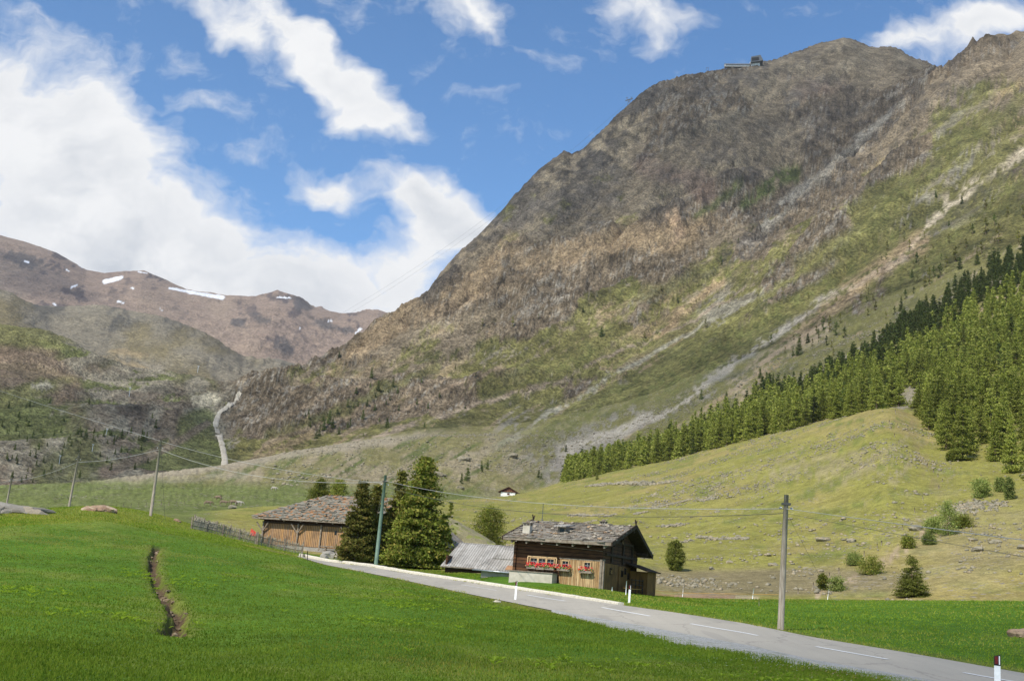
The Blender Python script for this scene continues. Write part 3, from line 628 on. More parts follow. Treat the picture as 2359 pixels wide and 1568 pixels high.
def crag_extra_old(t, P, col):
    v = t.add('ShaderNodeTexVoronoi', feature='DISTANCE_TO_EDGE', i_Scale=.045)
    wv = t.vmath('ADD', t.mapping(P, scale=(1, 1, .6)), t.vmath('MULTIPLY', t.noise(P, .03, 4, .6, out=1), (22, 22, 22))); t.l.new(wv, v.inputs['Vector'])
    k = t.ramp(v.outputs['Distance'], .0, .18, .62, 1.06)
    cc = t.add('ShaderNodeCombineColor'); [t.l.new(k, cc.inputs[i]) for i in range(3)]
    return t.mix(.8, col, cc.outputs[0], 'MULTIPLY')
def crag_extra(t, P, col):
    # ledges and runnels drawn out along the fall line
    q = t.mapping(P, rot=(0, 0, .76), scale=(1, .33, .8)); q = t.vmath('ADD', q, t.vmath('MULTIPLY', t.noise(P, .02, 4, .6, out=1), (40, 40, 40)))
    k = t.ramp(t.noise(q, .035, 7, .68), .36, .60, .68, 1.28)
    cc = t.add('ShaderNodeCombineColor'); [t.l.new(k, cc.inputs[i]) for i in range(3)]
    return t.mix(.75, col, cc.outputs[0], 'MULTIPLY')
M_mead = land_mat('meadow_turf', (.35, 2.0, 14.0), (.12, .22, .35), .5, .05)
M_past = land_mat('pasture_turf', (.12, .7, 4.0), (.15, .22, .3), .6, .12, extra=stones_extra(.9, .30, .9))
M_fan = land_mat('scree_ground', (.05, .35, 1.6), (.14, .28, .34), .8, .5, extra=stones_extra(.45, .32, .95))
M_mtn = land_mat('mountain_ground', (.014, .07, .32), (.16, .30, .5), .9, 6.0, extra=crag_extra)
M_far = land_mat('far_mountain_ground', (.006, .03, .12), (.08, .16, .25), .6, 14.0)
def land(name, s0, s1, mat, label):
    i0 = int(np.argmin(np.abs(rows_s - s0))); i1 = int(np.argmin(np.abs(rows_s - s1)))
    n = i1 - i0 + 1
    V = np.stack([GX[i0:i1 + 1], GY[i0:i1 + 1], GZ[i0:i1 + 1]], -1).reshape(-1, 3)
    a = np.arange(n - 1)[:, None] * COLN + np.arange(COLN - 1)[None, :]
    F = np.stack([a, a + 1, a + COLN + 1, a + COLN], -1).reshape(-1, 4)
    return tag(np_mesh(name, V, F, mat, smooth=True, attrs={'Col': A_[i0:i1 + 1].reshape(-1, 3)}), label=label, kind='structure')
land('hay_meadow', 0, 6, M_mead, 'bright green mown hay meadow on both sides of the road')
land('pasture_hill', 6, 10, M_past, 'olive green stony pasture hill behind the chalet')
land('boulder_fan', 10, 13, M_fan, 'pale stony fan at the mouth of the side valley')
land('mountain', 13, 18, M_mtn, 'steep brown and green mountain with scree runs')
land('far_mountains', 18, NL - 1, M_far, 'reddish far mountains with last patches of snow')
# ------------------------------------------------------------------ road, kerb, gravel
def strip_from_grid(name, s0, s1, x0, x1, lift, mat, label):
    ii = [i for i in range(NR) if s0 - 1e-6 <= rows_s[i] <= s1 + 1e-6]
    cx = [j for j in range(COLN) if x0 <= PX[ii[0], j] <= x1]
    V = []; n = len(cx)
    for i in ii:
        for j in cx: V.append((GX[i, j], GY[i, j], GZ[i, j] + lift))
    F = [(a * n + b, a * n + b + 1, (a + 1) * n + b + 1, (a + 1) * n + b) for a in range(len(ii) - 1) for b in range(n - 1)]
    return tag(np_mesh(name, V, F, mat, smooth=True), label=label, kind='structure')
m, t, b = new_mat('asphalt', .85)
tcn = t.add('ShaderNodeNewGeometry'); P = tcn.outputs['Position']
c_ = t.mix(t.ramp(t.noise(P, 30, 4, .7), .3, .7), (.33, .30, .245), (.44, .40, .33))
rot = t.mapping(P, rot=(0, 0, .318), scale=(1, .06, 1))
c_ = t.mix(t.ramp(t.noise(rot, 1.1, 4, .6), .35, .65, 0, .5), c_, (.29, .265, .22))
c_ = t.mix(t.ramp(t.noise(P, .5, 4, .6), .4, .7, 0, .35), c_, (.42, .375, .30))
vc = t.add('ShaderNodeTexVoronoi', feature='DISTANCE_TO_EDGE', i_Scale=.30); t.l.new(t.vmath('ADD', t.mapping(P, rot=(0, 0, .318), scale=(1, .5, 1)), t.vmath('MULTIPLY', t.noise(P, .9, 4, .7, out=1), (1.2, 1.2, 0))), vc.inputs['Vector'])
c_ = t.mix(t.math('MULTIPLY', t.math('LESS_THAN', vc.outputs['Distance'], .010), .28), c_, (.12, .11, .10))
c_ = t.mix(t.math('MULTIPLY', t.ramp(t.noise(t.mapping(P, rot=(0, 0, .318), scale=(1, .12, 1)), .55, 2, .4), .60, .63), .30), c_, (.22, .205, .18))
t.l.new(c_, b.inputs['Base Color']); bump(t, b, t.noise(P, 60, 3, .6), .3, .006); M_road = m
strip_from_grid('road', 4.0, 5.0, 684, 2900, .03, M_road, 'pale grey asphalt road running down to the right')
M_white = simple('road_paint', (.62, .62, .60), (.80, .80, .78), 9, .8, .1)
DASH = [(730, 1294.5, 765, 1300), (802.8, 1306.6, 866.8, 1316.6), (922.8, 1325, 985, 1335), (1062, 1347, 1143, 1360), (1214, 1370.5, 1301, 1384.5), (1386, 1399.4, 1497, 1419.8), (1590, 1437.5, 1745, 1465), (1879, 1490.4, 2045, 1520), (2219, 1551, 2400, 1584)]
mb = MB(); nrm = Vector((.95, .313, 0))
for x0, y0, x1, y1 in DASH:
    a, c2 = hit(x0, y0), hit(x1, y1)
    N = 8
    for i in range(N):
        p, q = a.lerp(c2, i / N), a.lerp(c2, (i + 1) / N)
        vs = []
        for pt, sg in ((p, -1), (p, 1), (q, 1), (q, -1)):
            v = pt + nrm * .065 * sg; vs.append((v.x, v.y, ground(v.x, v.y) + .042))
        mb.raw(vs, [(0, 1, 2, 3)])
mb.build('road_marking', M_white, label='dashed white centre line painted on the road', kind='structure')
m, t, b = new_mat('gravel', .95); P = t.add('ShaderNodeNewGeometry').outputs['Position']
v = t.add('ShaderNodeTexVoronoi', i_Scale=22.0); t.l.new(P, v.inputs['Vector']); s_ = t.add('ShaderNodeSeparateColor'); t.l.new(v.outputs['Color'], s_.inputs[0])
c_ = t.mix(s_.outputs[0], (.24, .235, .225), (.46, .45, .42)); c_ = t.mix(t.ramp(t.noise(P, 2.0, 4, .7), .5, .7, 0, .7), c_, (.12, .14, .05))
t.l.new(c_, b.inputs['Base Color']); bump(t, b, v.outputs['Distance'], .8, .03); M_gravel = m
GE = [(1180, 1396), (1250, 1403), (1326, 1424), (1440, 1452), (1568, 1484), (1668, 1503), (1760, 1521), (1853, 1538), (1960, 1556), (2104, 1583), (2358, 1632), (2600, 1680)]
V = []; F = []; nn = 0
xs = np.linspace(1270, 2600, 900)
hx_, hy_ = [q[0] for q in GE], [q[1] for q in GE]
for i, x in enumerate(xs):
    p = hit(x, float(np.interp(x, [q[0] for q in NEAR], [q[1] for q in NEAR]))); q = hit(x, float(np.interp(x, [g[0] for g in GE], [g[1] for g in GE])))
    w_ = (q - p); w_.z = 0; wl = w_.length * (1 + .22 * float(fbm(np.array(x / 30.), np.array(.3), 3, 5)) + .16 * float(fbm(np.array(x / 3.), np.array(.3), 2, 5))); d_ = w_.normalized()
    for j in range(6):
        f = j / 5; u = p + d_ * (wl * f + .05 * (f > 0)) + Vector((.05, 0, 0)) * (j == 0)
        V.append((u.x, u.y, ground(u.x, u.y) + .06 - .055 * f * f))
for i in range(len(xs) - 1):
    for j in range(5): F.append((i * 6 + j, (i + 1) * 6 + j, (i + 1) * 6 + j + 1, i * 6 + j + 1))
tag(np_mesh('gravel_shoulder', V, F, M_gravel, smooth=True), label='loose grey gravel along the near edge of the road', kind='structure')
M_kerb = simple('kerb_concrete', (.52, .47, .37), (.66, .61, .49), 5, .85, .4, .01)
mb = MB(); fe = [hit(x, float(np.interp(x, [q[0] for q in FAR], [q[1] for q in FAR]))) for x in np.linspace(688, 1424, 200)]
acc = [0.]
for a, c2 in zip(fe[:-1], fe[1:]): acc.append(acc[-1] + (Vector((c2.x, c2.y)) - Vector((a.x, a.y))).length)
tot_l = acc[-1]; s0 = 0.
def on_edge(s):
    return Vector((np.interp(s, acc, [p.x for p in fe]), np.interp(s, acc, [p.y for p in fe]), np.interp(s, acc, [p.z for p in fe])))
while s0 < tot_l - .3:
    L_ = min(1.0, tot_l - s0); p, q = on_edge(s0 + .012), on_edge(s0 + L_ - .012); far = 1 - s0 / tot_l
    hh = .13 + .12 * far; ww = .34
    d_ = (q - p).normalized(); sd = Vector((-d_.y, d_.x, 0)) * (1 if d_.y < 0 else -1)
    if sd.x < 0: sd = -sd
    hh *= random.uniform(.93, 1.07)
    prof = [(-.02, -.15), (0, hh * .75), (.06, hh), (ww, hh * 1.02), (ww + .03, -.15)]
    vs = [e + sd * a_ + Vector((0, 0, b_ + .03)) for e in (p, q) for a_, b_ in prof]
    mb.raw(vs, [(0, 1, 6, 5), (1, 2, 7, 6), (2, 3, 8, 7), (3, 4, 9, 8), (0, 4, 3, 2, 1), (5, 6, 7, 8, 9)]); s0 += L_
tag(mb.build('road_kerb', M_kerb), label='long cream concrete kerb along the far side of the road', cat='kerb')

# ------------------------------------------------------------------ shared materials
M_log = wood_mat('dark_log_wall', 2, .21, (.060, .028, .013), (.150, .066, .026), (.030, .016, .010), .07)
M_board = wood_mat('pale_board_wall', 0, .115, (.38, .23, .10), (.62, .44, .23), (.20, .11, .05), .06)
M_gboard = wood_mat('gable_board_wall', 1, .13, (.24, .12, .035), (.36, .19, .055), (.12, .06, .022), .06)
M_barnb = wood_mat('barn_board_wall', 0, .26, (.50, .27, .095), (.34, .22, .13), (.20, .135, .085), .10)
M_greyroof = wood_mat('grey_board_roof', 0, .19, (.34, .315, .275), (.46, .435, .39), (.20, .18, .155), .06)
M_timber = simple('weathered_timber', (.16, .12, .085), (.30, .25, .19), 5, .85, .4, .01, (1, 1, 1))
M_darkwood = simple('dark_timber', (.035, .022, .014), (.075, .048, .030), 5, .85, .4, .01)
M_frame = simple('pale_window_frame', (.48, .31, .15), (.60, .42, .22), 8, .7, .2)
M_conc = simple('old_concrete', (.40, .36, .28), (.52, .47, .38), 3, .9, .3, .01)
M_plaster = simple('white_plaster', (.72, .70, .66), (.82, .80, .77), 2, .9, .2)
M_metal = simple('galvanised_metal', (.35, .37, .38), (.5, .52, .53), 6, .45, .05, metallic=.6)
M_rust = simple('rusty_sheet', (.28, .14, .07), (.42, .24, .12), 4, .7, .2)
m, t, b = new_mat('window_glass', .12); b.inputs['Base Color'].default_value = (.012, .012, .012, 1); b.inputs['Specular IOR Level'].default_value = .2; M_glass = m
M_curtain = simple('white_curtain', (.30, .29, .27), (.5, .48, .45), 10, .9, .1)
def stone_mat(name, cols, sc_=2.6, rough=.9):
    m, t, b = new_mat(name, rough); o = t.add('ShaderNodeTexCoord').outputs['Object']
    v = t.add('ShaderNodeTexVoronoi', i_Scale=sc_); t.l.new(t.mapping(o, scale=(1, 1.6, 1.6)), v.inputs['Vector']); s = t.add('ShaderNodeSeparateColor'); t.l.new(v.outputs['Color'], s.inputs[0])
    n = t.noise(o, 9, 5, .65); c_ = t.mix(t.ramp(s.outputs[0], .1, .9), cols[0], cols[1])
    c_ = t.mix(t.math('GREATER_THAN', s.outputs[1], .80), c_, cols[2]); c_ = t.mix(t.ramp(n, .5, .68, 0, .8), c_, cols[3])
    t.l.new(c_, b.inputs['Base Color']); bump(t, b, n, .6, .02); return m
M_slate = stone_mat('stone_slab_roof', [(.15, .130, .105), (.32, .285, .235), (.23, .18, .13), (.085, .072, .058)])
M_slateo = stone_mat('lichen_slab_roof', [(.15, .135, .105), (.28, .25, .20), (.36, .18, .08), (.11, .10, .055)])
M_rockg = stone_mat('grey_rock', [(.26, .24, .20), (.36, .33, .28), (.40, .35, .27), (.16, .14, .11)], 1.2)
M_wstone = stone_mat('pale_weight_stones', [(.26, .22, .17), (.42, .37, .29), (.36, .24, .14), (.20, .16, .11)], 1.8)
M_mossrock = stone_mat('lichen_boulder', [(.20, .18, .10), (.27, .24, .13), (.20, .21, .06), (.13, .10, .065)], 1.6)
M_outcrop = stone_mat('dull_outcrop_rock', [(.19, .17, .14), (.27, .25, .21), (.30, .25, .18), (.11, .10, .075)], .9)
M_redrock = stone_mat('reddish_rock', [(.24, .15, .095), (.33, .23, .15), (.42, .33, .22), (.12, .07, .05)], 1.5)
m, t, b = new_mat('blossom', .8); o = t.add('ShaderNodeTexCoord').outputs['Object']; v = t.add('ShaderNodeTexVoronoi', i_Scale=9.0); t.l.new(o, v.inputs['Vector']); s = t.add('ShaderNodeSeparateColor'); t.l.new(v.outputs['Color'], s.inputs[0])
c_ = t.mix(t.math('GREATER_THAN', s.outputs[0], .5), (.72, .025, .02), (.85, .10, .12)); c_ = t.mix(t.math('GREATER_THAN', s.outputs[1], .86), c_, (.85, .6, .5)); t.l.new(c_, b.inputs['Base Color']); M_flower = m
M_leafy = simple('geranium_leaves', (.10, .19, .03), (.26, .34, .09), 20, .8, .1)

def stone_roof(mb, o, ax, up, wid, run, row=.34, lo=.25, hi=.7, stones=40, thick=.045):
    """slabs in overlapping rows: o lower corner, ax along the eave, up up the slope"""
    ax = Vector(ax).normalized(); up = Vector(up).normalized(); n = ax.cross(up).normalized()
    if n.z < 0: n = -n
    o = Vector(o); y = -.06; k = 0
    while y < run:
        x = -random.uniform(0, .3)
        while x < wid:
            w_ = random.uniform(lo, hi); l_ = row * random.uniform(1.25, 1.7)
            x0, x1 = max(x, -.08), min(x + w_ * .97, wid + .08)
            if x1 - x0 > .06:
                h0 = random.uniform(.035, .085); y0 = y + random.uniform(-.06, .06); y1 = min(y0 + l_, run + .03); th = thick * random.uniform(.7, 1.6); sk = random.uniform(-.04, .04)
                c = [o + ax * (x0 + sk) + up * y0 + n * (h0 + .02), o + ax * (x1 + sk) + up * (y0 + random.uniform(-.05, .05)) + n * (h0 + .02), o + ax * x1 + up * y1 + n * .02, o + ax * x0 + up * y1 + n * .02]
                mb.raw(c + [p + n * th for p in c], [(0, 3, 2, 1), (4, 5, 6, 7), (0, 1, 5, 4), (1, 2, 6, 5), (2, 3, 7, 6), (3, 0, 4, 7)])
            x += w_
        y += row * random.uniform(.9, 1.1); k += 1
    for i in range(stones):
        p = o + ax * random.uniform(.1, wid - .1) + up * random.uniform(.1, run - .1) + n * .13
        s = random.uniform(.08, .17); mb.rock(p, (s * 1.3, s, s * .6), 1, random.random())

# ------------------------------------------------------------------ the chalet by the road
ZB = .38
HS = 1.14; hc = at_r(1384, 1352.5, 68.2 * HS)
HR = -R(24)
ch = empty('wooden_chalet', hc, HR, label='dark log chalet with stone slab roof and red window flowers beside the road', cat='chalet')
ch.scale = (HS, HS, HS)
W_, FE, RG, RE = 5.55, (-.8, 2.50), (3.7, 3.80), (7.5, 2.25)      # width, front eave, ridge, rear eave (y, z)
def rz_front(y): return FE[1] + (y - FE[0]) * (RG[1] - FE[1]) / (RG[0] - FE[0])
def rz_rear(y): return RG[1] + (y - RG[0]) * (RE[1] - RG[1]) / (RE[0] - RG[0])
prof = [(0, -.7), (0, rz_front(0) - .17), (RG[0], RG[1] - .17), (6.9, rz_rear(6.9) - .17), (6.9, -.7)]
mb = MB(); vs = [(x, y, z) for x in (-W_, 0) for y, z in prof]
mb.raw(vs, [(0, 1, 2, 3, 4), (9, 8, 7, 6, 5), (0, 5, 6, 1), (1, 6, 7, 2), (2, 7, 8, 3), (3, 8, 9, 4), (4, 9, 5, 0)])
mb.box((-W_ - .02, -.06, 1.1), (.16, .12, 2.5))
for z in (1.72, 2.15): mb.box((-W_ / 2, -.035, z), (W_ - .1, .06, .12))
mb.build('wall', M_log, ch)
mb = MB().box((-1.37, -.05, .42), (2.56, .07, 2.15)); mb.build('board_wall', M_board, ch, label='sunlit pale vertical board wall')
mb = MB().box((-1.37, -.075, 1.53), (2.62, .05, .07)).box((-.04, -.10, .75), (.13, .12, 1.75)).box((.07, -.02, .75), (.14, .14, 1.75)); mb.build('corner_post', M_timber, ch)
mb = MB().box((.04, 1.45, .55), (.07, 2.7, 1.75)).box((.04, 4.15, .60), (.07, 2.2, 1.55)); mb.build('gable_boards', M_gboard, ch, label='golden brown boards on the gable')
for y in (1.5, 3.7, 5.6): MB().box((.05, y, 2.2), (.10, .16, 1.4)).build('gable_post', M_darkwood, ch)
MB().box((.05, 3.5, 1.95), (.12, 6.2, .14)).build('gable_beam', M_darkwood, ch); MB().box((.05, 3.7, 2.75), (.12, 3.8, .14)).build('gable_beam', M_darkwood, ch)
# roof: boarding, slabs, fascia, rafters
X0, X1 = -6.08, .75
mb = MB()
for (ya, za), (yb, zb) in ((FE, RG), (RG, RE)):
    vs = [(X0, ya, za - .12), (X1, ya, za - .12), (X1, yb, zb - .12), (X0, yb, zb - .12), (X0, ya, za), (X1, ya, za), (X1, yb, zb), (X0, yb, zb)]
    mb.raw(vs, [(0, 3, 2, 1), (4, 5, 6, 7), (0, 1, 5, 4), (1, 2, 6, 5), (2, 3, 7, 6), (3, 0, 4, 7)])
roof = mb.build('roof', M_darkwood, ch)
mb = MB(); up = Vector((0, RG[0] - FE[0], RG[1] - FE[1])); stone_roof(mb, (X0, FE[0], FE[1]), (1, 0, 0), up, X1 - X0, up.length, .33, .25, .75, 0)
dn = Vector((0, RG[0] - RE[0], RG[1] - RE[1])); stone_roof(mb, (X0, RE[0], RE[1]), (1, 0, 0), dn, X1 - X0, dn.length, .36, .3, .8, 0)
mb.build('stone_slabs', M_slate, roof)
mb = MB(); un = up.normalized(); rs_ = random.Random(4)
for i in range(95):
    q = Vector((X0, FE[0], FE[1])) + Vector((rs_.uniform(.1, X1 - X0 - .1), 0, 0)) + un * rs_.uniform(.1, up.length - .1) + Vector((0, -.03, .14)); z_ = rs_.uniform(.06, .15); mb.rock(q, (z_ * 1.5, z_, z_ * .6), 1, i)
mb.build('weight_stones', M_wstone, roof, kind='stuff')
mb = MB().box(((X0 + X1) / 2, FE[0] - .045, FE[1] - .02), (X1 - X0, .07, .17)); mb.build('fascia', M_timber, roof, label='pale weathered board along the eave')
for xx in (X1 + .05, X0 - .05):
    MB().beam((xx, FE[0] - .1, FE[1] - .02), (xx, RG[0], RG[1] + .06), .07, .24).beam((xx, RG[0], RG[1] + .06), (xx, RE[0] + .1, RE[1] - .06), .07, .24).build('rake_board', M_darkwood, roof)
for i in range(7): MB().beam((X0 + .5 + i * .98, FE[0] + .02, FE[1] - .21), (X0 + .5 + i * .98, .3, rz_front(.3) - .22), .10, .13).build('rafter', M_timber, roof)
for y in (0.1, 3.7, 6.7): MB().beam((-.1, y, (rz_front(y) if y < 3.7 else rz_rear(y)) - .27), (X1 - .05, y, (rz_front(y) if y < 3.7 else rz_rear(y)) - .27), .16, .18).build('purlin', M_darkwood, roof)
for xx in (X1 + .02, X0):
    MB().beam((xx, RG[0] - .12, RG[1] + .02), (xx, RG[0] + .18, RG[1] + .42), .06).beam((xx, RG[0] + .12, RG[1] + .02), (xx, RG[0] - .20, RG[1] + .46), .06).build('ridge_finial', M_darkwood, roof)
def chimney(x, y, w1, d1, z0, z1, cm):
    c0 = MB().box((x, y, (z0 + z1) / 2), (w1, d1, z1 - z0)).build('chimney', cm, roof)
    k = MB()
    for a in (-1, 0, 1):
        for bq in (-1, 1): k.box((x + a * w1 * .42, y + bq * d1 * .42, z1 + .08), (.08, .08, .16))
    k.box((x, y, z1 + .18), (w1 + .12, d1 + .12, .05)); k.rock((x, y, z1 + .26), (.13, .1, .08), 1, 3)
    k.build('chimney_cap', M_slate, roof)
chimney(-5.05, .35, .46, .42, 2.4, 3.34, M_conc); chimney(-1.55, 4.3, .34, .34, 3.3, 3.92, M_conc)
dm = MB().box((-3.02, 1.45, 3.2), (.52, 1.1, .55)).build('dormer', M_timber, roof)
MB().box((-3.0, 1.25, 3.53), (.78, 1.6, .07), (math.atan(.12), 0, 0)).build('dormer_roof', M_greyroof, roof)
MB().box((-3.0, .885, 3.2), (.27, .03, .27)).build('dormer_pane', M_glass, roof)
def window(x, z, w1, h1, y=-.10, curtains=True, parent=ch):
    f = MB(); t_ = .05
    f.box((x, y, z + h1 / 2), (w1 + .1, .07, t_)).box((x, y, z - h1 / 2), (w1 + .1, .07, t_)).box((x - w1 / 2 - .02, y, z), (t_, .065, h1 - .05)).box((x + w1 / 2 + .02, y, z), (t_, .065, h1 - .05))
    fo = f.build('window', M_frame, parent)
    MB().box((x, y + .03, z), (w1 - .02, .012, h1 - .04)).build('pane', M_glass, fo)
    g = MB().box((x, y + .008, z), (.016, .02, h1 - .06)).box((x, y + .007, z), (w1 - .04, .018, .018)); g.build('glazing_bar', M_curtain, fo)
for x in (-4.32, -3.78, -3.24): window(x, 1.24, .44, .42, y=-.06)
MB().box((-3.78, -.07, 1.52), (1.86, .1, .07)).box((-3.78, -.07, .98), (1.86, .1, .05)).box((-4.70, -.07, 1.25), (.07, .1, .47)).box((-2.86, -.07, 1.25), (.07, .1, .47)).build('window_surround', M_frame, ch)
for x in (-2.26, -.88): window(x, 1.20, .38, .40, y=-.145)
def gwin(y, z, w1, h1):
    f = MB().box((.10, y, z), (.05, w1 + .08, h1 + .08)).build('window', M_darkwood, ch); MB().box((.135, y, z), (.01, w1, h1)).build('pane', M_glass, f)
for y, z in ((1.35, 1.0), (3.55, .95), (4.15, 1.12), (4.85, .85)): gwin(y, z, .28, .32)
gwin(3.3, 2.95, .26, .42)
MB().box((-4.12, -.50, -.02), (2.75, .82, 1.2)).build('concrete_plinth', M_conc, ch)
MB().box((-4.12, -.52, .60), (2.85, .90, .05)).build('plinth_slab', M_timber, ch)
mb = MB()
for y in (2.9, 3.7, 4.5, 5.2): mb.box((.95, y, .15), (.05, .05, 1.1))
mb.box((.95, 4.05, .62), (.04, 2.5, .05)).box((.95, 4.05, .35), (.04, 2.5, .05)).box((.95, 4.05, .08), (.04, 2.5, .05)); mb.build('porch_railing', M_darkwood, ch)
ax_ = MB().box((.62, 6.3, .2), (1.15, 1.9, 2.0)).build('side_porch', M_gboard, ch)
MB().box((.72, 6.0, 1.42), (1.5, 2.9, .07), (0, math.radians(16), 0)).build('porch_roof', M_darkwood, ch)
MB().box((-1.0, -.11, -.2), (.55, .05, .28)).build('cellar_hatch', M_frame, ch)
MB().tube([(X0 + 2.0, FE[0] + .1, FE[1] - .15), (-2.5, FE[0] + .2, FE[1] - .28), (0.05, -.2, FE[1] - .42)], .012, 4).build('wire', M_timber, ch)
Mch = Matrix.Translation(hc) @ Matrix.Rotation(HR, 4, 'Z') @ Matrix.Scale(HS, 4)
def flower_box(x, z, wid, label, n=46, y=-.28, brackets=True, white=False):
    p = Mch @ Vector((x, y, z)); e = empty('flower_box', p, HR, label=label, cat='flower box', group='geranium boxes under the chalet windows'); e.scale = (HS, HS, HS)
    MB().box((0, 0, 0), (wid, .17, .14)).build('planter', M_timber, e)
    k = MB()
    for i in range(n * 2):
        a = Vector((random.uniform(-wid / 2 - .03, wid / 2 + .03), random.uniform(-.12, .1), random.uniform(.02, .17))); r_ = random.uniform(.03, .06); d = Vector((random.gauss(0, 1), random.gauss(0, 1), random.gauss(0, 1))).normalized(); c = d.orthogonal().normalized() * r_; g = d.cross(c)
        k.raw([a - c, a + g, a + c, a - g], [(0, 1, 2, 3)])
    k.build('leaves', M_leafy, e)
    k = MB()
    for i in range(n):
        a = Vector((random.uniform(-wid / 2 - .08, wid / 2 + .06), random.uniform(-.16, .08), random.uniform(.10, .32) * (1 if random.random() < .8 else .5))); k.rock(a, (.038, .038, .03), 1, i)
    k.build('blossoms', M_flower, e)
    for s in (-1, 1): MB().beam((s * wid * .33, .05, -.08), (s * wid * .33, .14, -.32), .03).build('bracket', M_darkwood, e)
flower_box(-4.36, .86, .60, 'geranium box under the left pane of the wide triple window')
flower_box(-3.78, .84, .50, 'geranium box under the middle pane of the wide triple window')
flower_box(-3.20, .86, .60, 'geranium box under the right pane of the wide triple window')
flower_box(-2.30, .86, .80, 'red geranium box under the small window beside the log wall')
flower_box(-.92, .82, .80, 'red geranium box under the small window near the chalet corner')

# ------------------------------------------------------------------ sheds left of the chalet
def frame_at(px, py, r, rot): p = at_r(px, py, r); return p, Matrix.Translation(p) @ Matrix.Rotation(rot, 4, 'Z')
def roof_slab(mb, y0, z0, y1, z1, x0, x1, th=.08, sk=0):
    vs = [(x0, y0, z0 - th), (x1, y0, z0 - th), (x1 + sk, y1, z1 - th), (x0 + sk, y1, z1 - th), (x0, y0, z0), (x1, y0, z0), (x1 + sk, y1, z1), (x0 + sk, y1, z1)]
    return mb.raw(vs, [(0, 3, 2, 1), (4, 5, 6, 7), (0, 1, 5, 4), (1, 2, 6, 5), (2, 3, 7, 6), (3, 0, 4, 7)])
p = at_r(1014, 1302, 93); sh1 = empty('plank_roofed_shed', p, -R(12), label='low shed with broad weathered grey plank roof left of the chalet', cat='shed'); sh1.scale = (1.09,) * 3
mb = MB(); roof_slab(mb, 0, 0, 4.6, 1.95, 0, 5.6, .09, .2); mb.build('roof', M_greyroof, sh1)
MB().box((2.9, .35, -.75), (5.2, .12, 1.4)).box((2.9, 4.5, .4), (5.2, .12, 3.0)).box((.35, 2.4, -.3), (.12, 4.2, 2.2)).build('wall', M_log, sh1)
MB().box((2.8, -.03, -.03), (5.6, .05, .08)).build('fascia', M_timber, sh1)
p = at_r(1092, 1308, 84); sh2 = empty('lean_to_shed', p, -R(14), label='small lean-to with grey plank roof and metal gutter against the chalet', cat='shed'); sh2.scale = (1.1,) * 3
mb = MB(); roof_slab(mb, 0, 0, 1.9, .80, 0, 3.15, .07, .55); mb.build('roof', M_greyroof, sh2)
mb = MB(); roof_slab(mb, 1.75, .84, 3.0, 1.42, .75, 3.2, .07, .45); mb.build('upper_roof', M_greyroof, sh2)
MB().box((2.55, .45, .215), (1.0, .75, .02), (math.radians(22.8), 0, 0)).build('rusty_roof_sheet', M_rust, sh2)
MB().box((1.75, .4, -.55), (2.7, .1, .95)).build('wall', M_conc, sh2)
MB().tube([(-.1, -.07, -.09), (3.0, -.07, -.12)], .055, 6).tube([(2.78, -.07, -.12), (2.72, -.02, -.35), (2.98, .25, -.62)], .035, 6).build('gutter', M_metal, sh2)
p = at_r(912, 1302, 107); st_ = empty('stone_gable_hut', p, -R(20), label='dark gabled stone hut half hidden behind the big larch', cat='hut'); st_.scale = (1.1,) * 3
mb = MB(); vs = [(x, y, z) for y in (0, 4.5) for x, z in ((0, -.6), (0, 2.4), (2.1, 3.5), (4.3, 2.0), (4.3, -.6))]
mb.raw(vs, [(0, 4, 3, 2, 1), (5, 6, 7, 8, 9), (0, 1, 6, 5), (1, 2, 7, 6), (2, 3, 8, 7), (3, 4, 9, 8), (4, 0, 5, 9)]); mb.build('wall', M_redrock, st_)
mb = MB()
for (xa, za), (xb, zb) in (((-.4, 2.3), (2.1, 3.62)), ((2.1, 3.62), (4.75, 1.75))):
    vs = [(x, y, z + dz) for y in (-.5, 5) for x, z in ((xa, za), (xb, zb)) for dz in (0, .12)]
    mb.raw(vs, [(0, 1, 3, 2), (4, 6, 7, 5), (0, 4, 5, 1), (2, 3, 7, 6), (1, 5, 7, 3), (0, 2, 6, 4)])
mb.build('roof', M_slate, st_)

# ------------------------------------------------------------------ barn
BR = -R(25); bp = at_r(600, 1250, 150); BZ = CAM.z + 3.1; bp.z = BZ
bn = empty('old_barn', bp, BR, label='long low barn of orange brown boards under a lichen covered slab roof', cat='barn')
EL, EZ, RZ = 16.0, 3.05, 6.75
MB().box((7.6, 3.0, 1.0), (15.0, 6.0, 4.0)).build('wall', M_log, bn)
MB().box((7.6, -.06, 1.15), (14.8, .08, 2.6)).build('board_wall', M_barnb, bn)
mb = MB()
hip = 5.2
vs = [(-1.0, -1.0, EZ), (EL, -1.0, EZ), (EL, 6.8, RZ), (hip, 6.8, RZ), (-1.0, 14.0, EZ), (EL, 14.0, EZ)]
vs += [(x, y, z - .15) for x, y, z in vs]
mb.raw(vs, [(0, 1, 2, 3), (0, 3, 4), (3, 2, 5, 4), (6, 9, 8, 7), (6, 10, 9), (9, 10, 11, 8), (0, 6, 7, 1), (1, 7, 8, 2), (2, 8, 11, 5), (5, 11, 10, 4), (4, 10, 6, 0)])
brf = mb.build('roof', M_darkwood, bn)
mb = MB(); o = Vector((-1.0, -1.0, EZ)); upv = Vector((0, 7.8, RZ - EZ)); L_ = upv.length; upn = upv.normalized(); nn_ = Vector((1, 0, 0)).cross(upn); nn_ = nn_ if nn_.z > 0 else -nn_
y = -.05
